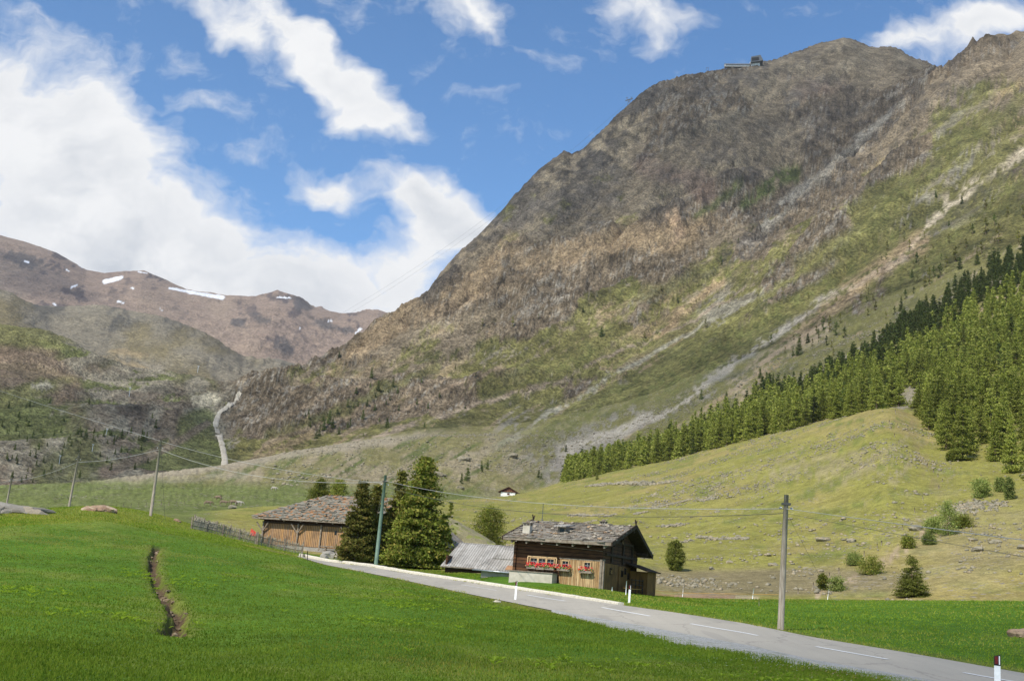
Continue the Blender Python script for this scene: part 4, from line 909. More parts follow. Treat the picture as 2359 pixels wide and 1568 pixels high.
while y < L_:
    xs0 = max(0, (y / L_) * (hip + 1.0)); x = xs0 - random.uniform(0, .3)
    while x < EL + 1.0:
        w_ = random.uniform(.4, 1.0); h0 = random.uniform(.05, .16); th = random.uniform(.04, .09); y0 = y + random.uniform(-.1, .1); y1 = min(L_, y0 + .75)
        c = [o + Vector((x, 0, 0)) + upn * y0 + nn_ * h0, o + Vector((x + w_, 0, 0)) + upn * (y0 + random.uniform(-.1, .1)) + nn_ * (h0 + random.uniform(-.03, .03)), o + Vector((x + w_, 0, 0)) + upn * y1 + nn_ * .03, o + Vector((x, 0, 0)) + upn * y1 + nn_ * .03]
        mb.raw(c + [q + nn_ * th for q in c], [(0, 3, 2, 1), (4, 5, 6, 7), (0, 1, 5, 4), (1, 2, 6, 5), (2, 3, 7, 6), (3, 0, 4, 7)]); x += w_
    y += .42
for i in range(150):
    q = random.uniform(.02, .98); x = random.uniform(q * (hip + 1) + .1, EL + .8); s = random.uniform(.12, .26)
    mb.rock(o + Vector((x, 0, 0)) + upn * (q * L_) + nn_ * .2, (s * 1.3, s, s * .55), 1, i)
mb.build('stone_slabs', M_slateo, brf)
MB().box((7.5, -1.04, EZ - .05), (17.0, .08, .22)).build('fascia', M_timber, brf)
for x in (3.8, 6.3, 8.7, 11.0, 13.5): MB().beam((x, -.95, EZ - .25), (x, .4, EZ + .35), .14, .16).build('rafter', M_timber, brf)
for x in (.3, 5.6, 9.0, 12.9): MB().beam((x, -.22, -.5), (x, -.22, 2.55), .2).build('post', M_timber, bn)
for x in (.3, 5.6, 12.9):
    for q in (.95, -.85): MB().beam((x, -.26, 1.35), (x + q, -.6, 2.5), .14).build('brace', M_timber, bn)
MB().box((7.6, -.2, 2.58), (15, .18, .16)).build('beam', M_darkwood, bn)
MB().box((11.1, -.12, 1.75), (.28, .05, .45)).build('window', M_glass, bn)
MB().box((7.6, -.12, -.75), (15.0, .35, 1.1)).build('stone_base', M_rockg, bn)
MB().box((12.2, -.9, .02), (5.0, .35, .14)).box((12.0, -.9, -.75), (5.6, .5, .16)).box((10.4, -.9, -.35), (.16, .2, .7)).box((12.0, -.9, -.35), (.16, .2, .7)).box((13.4, -.9, -.35), (.16, .2, .7)).build('loading_bench', M_timber, bn)

# ------------------------------------------------------------------ big lichen covered boulder slab
bo = at_r(1075, 1252, 112); gz = ground(bo.x, bo.y)
bm = bmesh.new()
prof2 = [(1006, 1192, 1226), (1022, 1188, 1236), (1040, 1190, 1246), (1062, 1202, 1252), (1090, 1219, 1256), (1120, 1237, 1262), (1142, 1250, 1268)]
vs = []
for i, (x, yt, yb) in enumerate(prof2):
    for j, (dr, k1) in enumerate(((-1.2, .12), (-.3, .7), (1.3, 1.0), (3.0, .8), (4.2, .3))):
        pt = at_r(x, yt, 112); pb = at_r(x, yb, 112); z = pb.z + (pt.z - pb.z) * k1 + random.uniform(-.12, .12)
        d = Vector((pt.x, pt.y, 0)).normalized(); vs.append(bm.verts.new((pt.x + d.x * dr + random.uniform(-.1, .1), pt.y + d.y * dr, z)))
for i in range(6):
    for j in range(4): bm.faces.new((vs[i * 5 + j], vs[i * 5 + j + 1], vs[(i + 1) * 5 + j + 1], vs[(i + 1) * 5 + j]))
und = [bm.verts.new((v.co.x, v.co.y, gz - 1.2)) for v in vs]
def ring(): return [i for i in [0, 1, 2, 3, 4, 9, 14, 19, 24, 29, 34, 33, 32, 31, 30, 25, 20, 15, 10, 5]]
rg = ring()
for a, c2 in zip(rg, rg[1:] + rg[:1]): bm.faces.new((vs[a], vs[c2], und[c2], und[a]))
bmesh.ops.recalc_face_normals(bm, faces=bm.faces); bmesh.ops.subdivide_edges(bm, edges=bm.edges[:], cuts=2, use_grid_fill=True, fractal=.25, seed=4)
me = bpy.data.meshes.new('boulder'); bm.to_mesh(me); bm.free(); me.materials.append(M_mossrock)
o_ = bpy.data.objects.new('boulder', me); COL.objects.link(o_); tag(o_, 'huge tilted lichen covered boulder behind the plank roofed shed', 'boulder')

# ------------------------------------------------------------------ far chalet, white below and dark above
p = hit(1151, 1141, 300); fr_ = math.hypot(p.x, p.y); px_m = 2620 / fr_
dc = empty('distant_chalet', p, -R(8), label='small far chalet with white base and dark red brown gable', cat='chalet')
w1 = 46 / px_m; h1 = 9.5 / px_m
MB().box((w1 * .40, 2.5, h1 * .3), (w1 * .72, 5, h1 * 1.4)).build('wall', M_plaster, dc)
M_redwood = simple('red_brown_wood', (.07, .025, .015), (.12, .045, .028), 2, .9)
mb = MB(); vs = [(x, y, z) for y in (-.3, 5.4) for x, z in ((w1 * .03, h1 * .95), (w1 * .43, h1 * 2.1), (w1 * .87, h1 * .98))]
mb.raw(vs, [(0, 1, 2), (3, 5, 4), (0, 3, 4, 1), (1, 4, 5, 2), (2, 5, 3, 0)]); mb.build('gable', M_redwood, dc)
mb = MB()
for (xa, za), (xb, zb) in (((-w1 * .10, h1 * .85), (w1 * .43, h1 * 2.15)), ((w1 * .43, h1 * 2.15), (w1 * .97, h1 * .82))):
    mb.raw([(x, y, z + dz) for y in (-1.0, 6) for x, z in ((xa, za), (xb, zb)) for dz in (0, .22)], [(0, 1, 3, 2), (4, 6, 7, 5), (0, 4, 5, 1), (2, 3, 7, 6), (1, 5, 7, 3), (0, 2, 6, 4)])
mb.build('roof', M_redwood, dc)
MB().box((w1 * .42, -.05, h1 * .55), (w1 * .12, .12, h1 * .4)).build('window', M_redwood, dc)
M_tan = simple('tan_wood', (.4, .2, .1), (.5, .28, .14))
for xx in (.40, .52): MB().beam((w1 * xx, -.5, h1 * 1.02), (w1 * (xx + .08), -.5, h1 * 1.35), .12).beam((w1 * xx, -.5, h1 * 1.02), (w1 * (xx - .06), -.5, h1 * 1.3), .12).build('brace', M_tan, dc)
# ------------------------------------------------------------------ trees
def leaf_mat(name, c1, c2, c3, sc_=.9, trans=.25):
    m = bpy.data.materials.new(name); m.use_nodes = True; t = NT(m.node_tree); t.n.clear()
    at = t.add('ShaderNodeAttribute', attribute_name='Col'); s = t.add('ShaderNodeSeparateColor'); t.l.new(at.outputs['Color'], s.inputs[0])
    oi = t.add('ShaderNodeObjectInfo'); P = t.add('ShaderNodeNewGeometry').outputs['Position']
    c_ = t.mix(s.outputs[0], c1, c2); c_ = t.mix(t.math('MULTIPLY', t.ramp(s.outputs[1], .6, 1.0), .8), c_, c3)
    k = t.ramp(t.math('ADD', t.math('MULTIPLY', oi.outputs['Random'], .7), t.math('MULTIPLY', t.noise(P, .09, 3, .7), .9)), .35, 1.1, .55, 1.4)
    cc = t.add('ShaderNodeCombineColor'); [t.l.new(k, cc.inputs[i]) for i in range(3)]; c_ = t.mix(1, c_, cc.outputs[0], 'MULTIPLY')
    d = t.add('ShaderNodeBsdfDiffuse'); t.l.new(c_, d.inputs[0]); tr = t.add('ShaderNodeBsdfTranslucent'); t.l.new(t.mix(1, c_, (1.3, 1.35, .7), 'MULTIPLY'), tr.inputs[0])
    x = t.add('ShaderNodeMixShader'); x.inputs[0].default_value = trans; t.l.new(d.outputs[0], x.inputs[1]); t.l.new(tr.outputs[0], x.inputs[2])
    o = t.add('ShaderNodeOutputMaterial'); t.l.new(x.outputs[0], o.inputs[0]); return m
M_larch = leaf_mat('larch_needles', (.115, .140, .027), (.265, .285, .058), (.31, .29, .09))
M_larchn = leaf_mat('near_larch_needles', (.080, .108, .020), (.215, .235, .042), (.27, .21, .06))
M_pine = leaf_mat('pine_needles', (.120, .128, .032), (.235, .225, .055), (.30, .21, .07))
M_dark = leaf_mat('dark_conifer_needles', (.062, .088, .026), (.130, .165, .044), (.16, .15, .05))
M_bush = leaf_mat('bush_leaves', (.12, .16, .04), (.24, .28, .08), (.28, .26, .10))
M_bark = simple('conifer_bark', (.09, .06, .04), (.17, .12, .08), 8, .95, .5, .02)
def crown_np(rs, h, wid, nbr, nl, leaf, shape='cone', base=.06, droop=.15, tip=.9, spread=.10):
    """leaf sprays scattered along branches; returns verts, tris, colours"""
    P = []; Cc = []
    tb = rs.random(nbr) ** (1.25 if shape == 'cone' else 1.0) * (1 - base) + base
    for i in range(nbr):
        t = tb[i]
        if shape == 'cone': rad = wid * (1 - t) ** .82 * (.72 + .38 * rs.random()) + wid * .03
        elif shape == 'column': rad = wid * (np.clip((1 - t) * 2.6, 0, 1) ** .7) * (.6 + .5 * rs.random())
        else: rad = wid * math.sqrt(max(0, 1 - ((t - .45) / .58) ** 2)) * (.6 + .5 * rs.random())
        az = rs.random() * 6.283; n = max(3, int(nl * (rad / wid + .15)))
        q = rs.random(n) ** .6; rr = rad * (.12 + .88 * q)
        z = h * t - droop * rad * q + (.22 * rad * q * q if shape != 'cone' else .12 * rad * q ** 3) + rs.normal(0, spread * (.5 if shape != 'round' else 1.3), n) * wid * .7
        x = np.cos(az) * rr + rs.normal(0, spread, n) * wid * (.4 + q); y = np.sin(az) * rr + rs.normal(0, spread, n) * wid * (.4 + q)
        P.append(np.stack([x, y, z], -1)); tone = rs.random() * .6
        Cc.append(np.stack([np.clip(tone + rs.random(n) * .4, 0, 1), rs.random(n), rs.random(n)], -1))
    P = np.concatenate(P); Cc = np.concatenate(Cc); n = len(P)
    d1 = rs.normal(size=(n, 3)); d1[:, 2] *= .7; d1 /= np.linalg.norm(d1, axis=1, keepdims=True)
    d2 = rs.normal(size=(n, 3)); d2 -= (d2 * d1).sum(1, keepdims=True) * d1; d2 /= np.linalg.norm(d2, axis=1, keepdims=True)
    s = leaf * (.6 + .8 * rs.random((n, 1)))
    V = np.stack([P - d1 * s * .8 - d2 * s * .3, P + d1 * s * 1.1, P - d1 * s * .5 + d2 * s * .75], 1).reshape(-1, 3)
    V[:, 2] = np.maximum(V[:, 2], h * .015)
    F = np.arange(3 * n).reshape(-1, 3); return V, F, np.repeat(Cc, 3, axis=0)
def trunk_mb(h, r0, limbs=0, wid=1, seed=0):
    mb = MB(); rr = random.Random(seed)
    mb.tube([(0, 0, -.6), (0, 0, h * .3), (rr.uniform(-.02, .02) * h, 0, h * .65), (0, 0, h * .97)], [r0 * 1.15, r0 * .8, r0 * .45, r0 * .06], 6)
    for i in range(limbs):
        t = rr.uniform(.1, .85); a = rr.uniform(0, 6.28); L = wid * (1 - t) ** .8 * .8; c, s = math.cos(a), math.sin(a)
        mb.tube([(0, 0, h * t), (c * L * .5, s * L * .5, h * t + L * .02), (c * L, s * L, h * t - L * .08)], [r0 * .22, r0 * .13, r0 * .04], 4, cap=False)
    return mb
def tree_proto(name, seed, h, wid, nbr, nl, leaf, mat, r0, shape='cone', limbs=10, **kw):
    rs = np.random.default_rng(seed); V, F, Cc = crown_np(rs, h, wid, nbr, nl, leaf, shape, **kw)
    e = empty(name); c = np_mesh('crown', V, F, mat, parent=e, attrs={'Col': Cc}); t = trunk_mb(h, r0, limbs, wid, seed).build('trunk', M_bark, parent=e)
    return dict(e=e, c=c, t=t, h=h, V=V, F=F, C=Cc, used=False)
def place_tree(pr, loc, h, label, cat, group=None, w=1.0, parts=True):
    e = pr['e'] if not pr['used'] else pr['e'].copy()
    if pr['used']:
        COL.objects.link(e)
        for q in (pr['c'], pr['t']):
            k = q.copy(); COL.objects.link(k); k.parent = e
    pr['used'] = True
    s = h / pr['h']; e.location = loc; e.scale = (s * w, s * w, s); e.rotation_euler = (0, 0, random.uniform(0, 6.28))
    for k_ in ('group',):
        if k_ in e: del e[k_]
    return tag(e, label, cat, group)
def px_h(loc, hp):
    return hp / FPX * math.hypot(loc[0], loc[1]) * 1.0
# near conifers beside the road; leaf sprays small enough to read as needles
def near_tree(name, px, py, r, top_px, top_y, halfw, mat, shape, nbr, nl, leaf, label, cat, seed, group=None, **kw):
    loc = at_r(px, py, r); loc.z = ground(loc.x, loc.y) - .05
    top = at_r(top_px, top_y, r); h = top.z - loc.z; wid = halfw / FPX * r
    pr = tree_proto(name, seed, h, wid, nbr, nl, leaf, mat, h * .018, shape, limbs=30, **kw)
    pr['e'].location = loc; tag(pr['e'], label, cat, group); return pr
G_ = 'conifers beside the green pole'
near_tree('larch_tree', 958, 1306, 103, 943, 1054, 74, M_larchn, 'cone', 340, 170, .17, 'tallest larch with bright top, right of the green pole', 'tree', 5, G_, base=.02, spread=.11, droop=.22)
near_tree('pine_tree', 818, 1296, 104, 830, 1108, 43, M_pine, 'cone', 220, 120, .15, 'slender brownish pine leftmost of the roadside conifers', 'tree', 6, G_, base=.03, spread=.10, droop=-.1)
near_tree('pine_tree', 852, 1300, 106, 861, 1116, 37, M_pine, 'cone', 190, 110, .15, 'thin pine directly left of the green pole', 'tree', 7, G_, base=.03, spread=.10, droop=-.1)
near_tree('pine_tree', 906, 1303, 108, 902, 1084, 44, M_pine, 'cone', 200, 120, .16, 'brownish pine squeezed between green pole and tallest larch', 'tree', 8, G_, base=.03, spread=.09, droop=-.05)
near_tree('larch_tree', 1012, 1300, 106, 1005, 1185, 36, M_larchn, 'cone', 130, 90, .16, 'short dark larch under the right side of the tallest larch', 'tree', 9, G_, base=.05, spread=.1)
G_ = 'small trees around the farm'
def farm_tree(name, px, foot, top, halfw, r, mat, shape, label, seed, nbr=150, nl=80, leaf=.085, cat='tree', **kw):
    loc = hit(px, foot, r * .8) if r is None else at_r(px, foot, r); loc.z = ground(loc.x, loc.y) - .1
    rr = math.hypot(loc.x, loc.y); tz = at_r(px, top, rr).z; h = max(.6, tz - loc.z); wid = halfw / FPX * rr
    pr = tree_proto(name, seed, h, wid, nbr, nl, leaf * max(1, rr / 130), mat, h * .02, shape, **kw); pr['e'].location = loc; tag(pr['e'], label, cat, G_); return pr
farm_tree('larch_tree', 733, 1172, 1104, 30, 235, M_larchn, 'round', 'light green larch rising behind the left part of the barn roof', 31, base=.05)
farm_tree('larch_tree', 777, 1172, 1107, 25, 230, M_larchn, 'round', 'rounded larch behind the barn roof next to the roadside pines', 32, base=.05)
farm_tree('larch_tree', 1125, 1246, 1166, 42, 150, M_larchn, 'round', 'broad bushy larch behind the lichen covered boulder', 33, 180, 90, base=.02)
farm_tree('larch_tree', 1036, 1198, 1156, 14, 190, M_larchn, 'cone', 'little pointed larch just above the lichen covered boulder', 34)
hh_ = hit(1554, 1313, 105); farm_tree('larch_tree', 1554, 1313, 1245, 22, math.hypot(hh_.x, hh_.y), M_larch, 'round', 'lone small larch on the pasture right of the chalet', 35, base=.02)
hh_ = hit(2100, 1374, 105); farm_tree('larch_tree', 2100, 1378, 1279, 38, math.hypot(hh_.x, hh_.y), M_larch, 'cone', 'lone light green larch at the foot of the stony gully', 36, 190, 90, base=.02)
G_ = 'bushes along the stony gully'
BUSH = [(2006, 1322, 1286, 26, 'round grey green bush low in the gully, left of the lone larch'), (2183, 1232, 1158, 24, 'tall green shrub beside the large patch of rubble'), (2150, 1228, 1192, 20, 'shrub left of the tall shrub by the rubble patch'), (2215, 1215, 1188, 22, 'grey bush right of the tall shrub by the rubble patch'),
        (2258, 1146, 1105, 20, 'green shrub highest in the gully'), (2305, 1132, 1102, 12, 'little shrub right of the gully top'), (2092, 1262, 1236, 15, 'small bush halfway down the gully'), (2140, 1253, 1230, 14, 'small green bush below the tall shrub'),
        (1968, 1300, 1275, 18, 'green bush above the round grey green bush'), (1895, 1358, 1322, 11, 'small pointed shrub near the foot of the gully'), (1925, 1360, 1330, 18, 'grey bush at the foot of the gully'), (2325, 1150, 1100, 10, 'thin young larch below the forest edge'), (2190, 1062, 1040, 9, 'tiny larch under the forest edge by the gully'), ]
for i, (x, yb, yt, hw, lb) in enumerate(BUSH):
    q = hit(x, yb, 105); farm_tree('gully_bush', x, yb, yt, hw, math.hypot(q.x, q.y), M_bush if i % 3 else M_larchn, 'round', lb, 60 + i, 80, 60, .08, cat='bush', base=.02, limbs=4, spread=.2)

# forest on the right-hand slope
LP = [tree_proto('larch_tree', 100 + i, 12, 2.0 + .3 * (i % 3), 110, 48, .25, M_larch, .2, 'cone', limbs=0, base=.03, spread=.14, droop=.2) for i in range(6)]
DP = [tree_proto('dark_conifer', 120 + i, 12, 2.5, 90, 36, .30, M_dark, .2, 'cone', limbs=0, base=.03, spread=.12) for i in range(4)]
TP = [tree_proto('slender_pine', 130 + i, 10, 1.5, 26, 16, .42, M_dark if i % 2 else M_pine, .2, 'column', limbs=0, base=.04, spread=.16) for i in range(3)]
BL = [(1300, 1106), (1560, 1051), (1860, 976), (2058, 931), (2085, 955), (2125, 1022), (2150, 1036), (2200, 1050), (2245, 1078), (2300, 1090), (2358, 1118), (2520, 1180), (2700, 1230)]
BU = [(1300, 1075), (1345, 1072), (1460, 1045), (1520, 1015), (1600, 990), (1690, 950), (1745, 905), (1800, 893), (1870, 865), (1960, 835), (2040, 772), (2110, 728), (2170, 690), (2240, 640), (2300, 600), (2358, 560), (2700, 400)]
DK = [(1300, 1060), (1690, 960), (1745, 915), (1800, 930), (1900, 888), (2010, 850), (2080, 830), (2150, 770), (2250, 710), (2358, 660), (2700, 520)]   # trees above this line are dark: darker species plus cloud shade put into the colour
def curve(L, x): return float(np.interp(x, [p[0] for p in L], [p[1] for p in L]))
cand = []; rs = np.random.default_rng(77)
rl = {}
for x in range(1300, 2521, 20):
    yb = curve(BL, x); lo = hit(x, yb, 150) if x > 2062 else None
    if lo is None:
        q = hit(x, yb + 6, 200, 680); lo_r = math.hypot(q.x, q.y) + 10
    else: lo_r = math.hypot(lo.x, lo.y)
    up_ = hit(x, curve(BU, x), lo_r); rl[x] = (lo_r, math.hypot(up_.x, up_.y))
xsr = sorted(rl)
for _ in range(7000):
    x = rs.uniform(1310, 2500); a_ = float(ray_ang(x, 1000)[0])
    l0 = np.interp(x, xsr, [rl[q][0] for q in xsr]); l1 = np.interp(x, xsr, [rl[q][1] for q in xsr])
    if l1 < l0 + 5: continue
    r = math.sqrt(rs.uniform(l0 * l0, l1 * l1)); cand.append((r, x))
cand.sort(); kept = []; cell = {}
for r, x in cand:
    # follow the pixel column: azimuth changes slightly with height
    a_ = float(ray_ang(x, 950)[0]); X, Y = r * math.sin(a_), r * math.cos(a_)
    key = (int(X // 5.2), int(Y // 5.2))
    if any((X - u) ** 2 + (Y - v) ** 2 < 19 for dx in (-1, 0, 1) for dy in (-1, 0, 1) for u, v in cell.get((key[0] + dx, key[1] + dy), ())): continue
    cell.setdefault(key, []).append((X, Y)); kept.append((X, Y))
kept = np.array(kept); KZ = height_at(kept[:, 0], kept[:, 1]); kpx, kpy = to_px(kept[:, 0], kept[:, 1], KZ)
forest = []
for (X, Y), z, x, y in zip(kept, KZ, kpx, kpy):
    if 2062 < x < 2140 and y > curve(BL, x) - 4: continue
    r = math.hypot(X, Y); dark = y < curve(DK, x) + rs.normal(0, 10) or (rs.random() < .05)
    edge_ = y - curve(BU, x)
    if edge_ < 25 and rs.random() < .35: continue
    if 2070 < x < 2115 and y > 905: continue
    if rs.random() < .08 or fbm(np.array(X / 28.), np.array(Y / 28.), 3, 900) < -.34: continue
    h = 7.5 + 7.5 * rs.random() ** .8 * (.85 if dark else 1) * (1.0 if r > 320 else .9)
    forest.append((h / r, X, Y, z, h, dark, x))
forest.sort(key=lambda q: -q[0])
inview = [q for q in forest if q[6] < 2380]
n_ind = 285; ind = inview[:n_ind]; rest = inview[n_ind:] + [q for q in forest if q[6] >= 2380]
for _, X, Y, z, h, dark, x in ind:
    if dark: place_tree(random.choice(DP), (X, Y, z - .3), h, 'dark conifer in the upper band of the forest on the right slope', 'tree', 'dark conifers of the forest', random.uniform(.85, 1.2))
    else: place_tree(random.choice(LP), (X, Y, z - .3), h, 'bright green larch in the dense forest on the right slope', 'tree', 'larches of the forest', random.uniform(.85, 1.25))
def merge_trees(name, items, protos, mat, label, keep=1.0):
    Vs, Fs, Cs = [], [], []; b = 0
    for X, Y, z, h in items:
        p = random.choice(protos); s = h / p['h']; w_ = random.uniform(.85, 1.25); a = random.uniform(0, 6.28); c, q = math.cos(a), math.sin(a)
        n = len(p['F']); sel = np.sort(RNG.choice(n, int(n * keep), replace=False)) if keep < 1 else np.arange(n)
        V = p['V'].reshape(-1, 3, 3)[sel]
        if keep < 1: ctr = V.mean(1, keepdims=True); V = ctr + (V - ctr) / math.sqrt(keep)
        V = V.reshape(-1, 3); V = np.stack([(V[:, 0] * c - V[:, 1] * q) * s * w_ + X, (V[:, 0] * q + V[:, 1] * c) * s * w_ + Y, V[:, 2] * s + z], -1)
        Vs.append(V); Cs.append(p['C'].reshape(-1, 3, 3)[sel].reshape(-1, 3)); Fs.append(np.arange(len(V)).reshape(-1, 3) + b); b += len(V)
    if not Vs: return
    return tag(np_mesh(name, np.concatenate(Vs), np.concatenate(Fs), mat, attrs={'Col': np.concatenate(Cs)}), label=label, kind='stuff')
merge_trees('far_larch_forest', [(X, Y, z - .3, h) for _, X, Y, z, h, dk, x in rest if not dk], LP, M_larch, 'mass of bright green larches on the right slope', .20)
merge_trees('far_dark_forest', [(X, Y, z - .3, h) for _, X, Y, z, h, dk, x in rest if dk], DP, M_dark, 'mass of dark conifers along the top of the forest', .42)
# single conifers on the mountain, the fan and the left hill
SINGLE = [(1375, 1035 + 70, 24, 'l'), (1615, 920, 26, 'd'), (1672, 932, 32, 'd'), (1303, 1040, 18, 'd'), (1075, 1108, 40, 'd'), (1062, 1112, 26, 'd'), (1108, 1080, 22, 'd'), (1122, 1080, 26, 'd'), (1110, 1087, 16, 'd'), (1240, 1100, 24, 'd'), (1246, 1103, 16, 'd'),
          (1180, 752, 28, 'p'), (1110, 752, 22, 'p'), (1240, 735, 14, 'p'), (1148, 806, 14, 'p'), (1560, 700, 18, 'p'), (1660, 610, 26, 'p'), (1700, 560, 14, 'p'), (1484, 778, 16, 'p'), (1256, 800, 10, 'p'), (1130, 790, 14, 'p'), (1148, 780, 10, 'p'),
          (1750, 870, 24, 'd'), (1765, 880, 26, 'd'), (1780, 885, 28, 'd'), (1840, 818, 42, 'd'), (1826, 820, 24, 'd'), (1895, 760, 34, 'p'), (1910, 765, 40, 'p'), (1925, 772, 34, 'p'), (1880, 770, 24, 'p'), (1945, 778, 28, 'p'), (1860, 790, 26, 'd'), (1870, 800, 22, 'p'), (1935, 745, 24, 'p'),
          (2000, 680, 20, 'p'), (2010, 690, 16, 'p'), (2075, 715, 34, 'd'), (2085, 690, 26, 'p'), (2060, 725, 22, 'p'), (2040, 735, 18, 'p'), (2140, 655, 40, 'p'), (2150, 640, 30, 'p'), (2165, 640, 36, 'p'), (2180, 615, 30, 'p'), (2130, 660, 30, 'p'), (2200, 600, 40, 'p'), (2185, 560, 24, 'p'), (2260, 585, 34, 'p'), (2270, 540, 40, 'p'), (2290, 520, 30, 'p'), (2300, 560, 46, 'p'), (2320, 500, 28, 'p'), (2240, 540, 26, 'p'), (2345, 560, 34, 'p'), (2355, 500, 30, 'p'), (2285, 470, 22, 'p'), (2225, 570, 26, 'p'), (2330, 600, 34, 'd'), (2250, 610, 30, 'd'), (2210, 620, 30, 'd'),
          (2155, 455, 20, 'd'), (2185, 520, 14, 'd'), (2215, 470, 20, 'd'), (2100, 640, 22, 'd'), (1995, 665, 14, 'p'), (2030, 600, 12, 'p'), (2110, 590, 12, 'd'),
          (735, 1005, 30, 'd'), (745, 990, 30, 'd'), (757, 975, 34, 'd'), (728, 1010, 20, 'd'), (765, 985, 24, 'd'), (780, 1000, 20, 'd'), (835, 965, 24, 'd'), (870, 900, 26, 'd'), (890, 985, 26, 'd'), (905, 890, 22, 'd'), (855, 870, 26, 'd'), (918, 945, 16, 'd'), (800, 985, 16, 'd'), (985, 940, 16, 'd'), (960, 930, 14, 'd'), (820, 905, 16, 'd'), (800, 935, 18, 'd'), (845, 935, 18, 'd'),
          (115, 928, 16, 'd'), (60, 940, 14, 'd'), (68, 935, 16, 'd'), (205, 930, 14, 'd'), (330, 1010, 20, 'd'), (358, 985, 22, 'd'), (350, 965, 14, 'd'), (338, 1005, 14, 'd'), (265, 1045, 14, 'd'), (255, 1082, 18, 'd'), (340, 1066, 14, 'd'), (183, 1100, 18, 'd'), (310, 1080, 16, 'd')]
rs2 = np.random.default_rng(5)
for cx_, cy_, sx, sy, n in ((60, 1010, 70, 22, 20), (30, 1060, 40, 30, 11), (215, 1010, 60, 8, 24), (140, 1040, 60, 14, 9), (60, 1085, 60, 14, 7), (250, 995, 60, 7, 9), (110, 1000, 50, 12, 8), (60, 960, 50, 12, 6), (290, 1040, 40, 20, 8), (150, 1075, 50, 12, 5), (780, 970, 50, 26, 12), (880, 930, 40, 40, 10), (1000, 900, 60, 50, 6), (1480, 700, 200, 60, 8), (2200, 560, 100, 60, 26), (2000, 720, 70, 30, 12), (1900, 800, 50, 20, 10)):
    for _ in range(n):
        x, y = rs2.normal(cx_, sx), rs2.normal(cy_, sy); SINGLE.append((x, y, rs2.uniform(9, 17) if x < 1100 else rs2.uniform(10, 26), 'd' if x < 1400 else 'p'))
sm = []
for x, y, hp, kd in SINGLE:
    if not (-40 < x < 2400): continue
    q = hit(x, y, 250); 
    if math.hypot(q.x, q.y) > 2300: continue
    h = px_h(q, hp); sm.append((hp, q, min(h, 17), kd, x, y))
sm.sort(key=lambda s: -s[0])
for hp, q, h, kd, x, y in sm:
    if x < 560: lb, gp = 'tiny dark conifer scattered on the rocky hill at the left', 'conifers on the left rocky hill'
    elif x < 1020: lb, gp = 'tiny dark conifer on the shaded crags left of the mountain foot', 'conifers on the crags'
    elif x < 1420: lb, gp = 'small single conifer on the stony slope in the middle distance', 'single conifers on the stony slope'
    else: lb, gp = 'small slender pine scattered above the forest on the mountain slope', 'slender pines above the forest'
    place_tree(random.choice({'d': DP[:4], 'p': TP, 'l': LP}[kd]), (q.x, q.y, q.z - .3), h, lb, 'tree', gp, random.uniform(.8, 1.15))
for pr in LP + DP + TP:
    if not pr['used']:
        for q in (pr['c'], pr['t'], pr['e']): bpy.data.objects.remove(q)
# ------------------------------------------------------------------ poles and wires
M_pole = simple('weathered_pole', (.20, .165, .12), (.36, .31, .24), 3, .9, .3, .01, (6, 6, .6))
M_greenpole = simple('green_painted_pole', (.10, .155, .11), (.16, .23, .165), 2, .6, .1)
M_wire = simple('grey_cable', (.33, .32, .29), (.44, .43, .40), 3, .6, 0)
M_dwire = simple('dark_cable', (.05, .05, .045), (.09, .09, .08), 3, .6, 0)
M_wpaint = simple('white_stake_paint', (.72, .72, .70), (.85, .85, .83), 7, .6, .05)
M_red = simple('dark_red_reflector', (.09, .008, .008), (.14, .012, .012), 3, .4, 0)
M_blackp = simple('black_band', (.012, .012, .012), (.03, .025, .02), 3, .5, 0)
def pole(name, px, py, tx, ty, r, rad, mat, label, cat='utility pole', ins=True, group='poles of the overhead line'):
    base = at_r(px, py, r) if r else hit(px, py); rr = math.hypot(base.x, base.y); base.z = ground(base.x, base.y)
    top = at_r(tx, ty, rr); ln = Vector((top.x - base.x, top.y - base.y, 0)); L = top.z - base.z; ln = ln if ln.length < L * .12 else ln.normalized() * L * .12
    e = empty(name, base, label=label, cat=cat, group=group)
    MB().tube([(0, 0, -.6), (ln.x * .5, ln.y * .5, L * .5), (ln.x, ln.y, L)], [rad * 1.25, rad * 1.1, rad * .85], 10).build('pole_shaft', mat, e)
    if ins:
        MB().box((ln.x, ln.y, L * .93), (rad * 3.0, rad * 2.6, rad * .8)).build('clamp', M_dwire, e)
        for k in (-1, 1): MB().tube([(ln.x + k * rad * 1.6, ln.y, L * .90), (ln.x + k * rad * 2.6, ln.y, L * .895)], rad * .35, 5).build('insulator', M_metal, e)
    return base, Vector((base.x + ln.x, base.y + ln.y, base.z + L))
def rr_hit(x, y, a=8, b_=6500): q = hit(x, y, a, b_); return math.hypot(q.x, q.y)
pR, tR = pole('wooden_pole', 1797, 1450, 1811, 1139, rr_hit(1797, 1449), .11, M_pole, 'weathered wooden pole right of the chalet at the road edge')
pG, tG = pole('green_pole', 865, 1304, 888, 1094, 97, .135, M_greenpole, 'tall green painted pole among the roadside conifers')
p3, t3 = pole('wooden_pole', 347, 1184, 371, 1014, 122, .12, M_pole, 'tallest leaning wooden pole on the left meadow')
p2, t2 = pole('wooden_pole', 159, 1156, 183, 1042, 150, .12, M_pole, 'leaning wooden pole standing behind the left meadow brow')
p1, t1 = pole('wooden_pole', 16, 1150, 28, 1098, 185, .12, M_pole, 'short far pole near the left end of the meadow')
pB, tB = pole('metal_pole', 1249, 1206, 1251, 1159, 112, .045, M_metal, 'thin metal pole behind the chalet roof', ins=False)
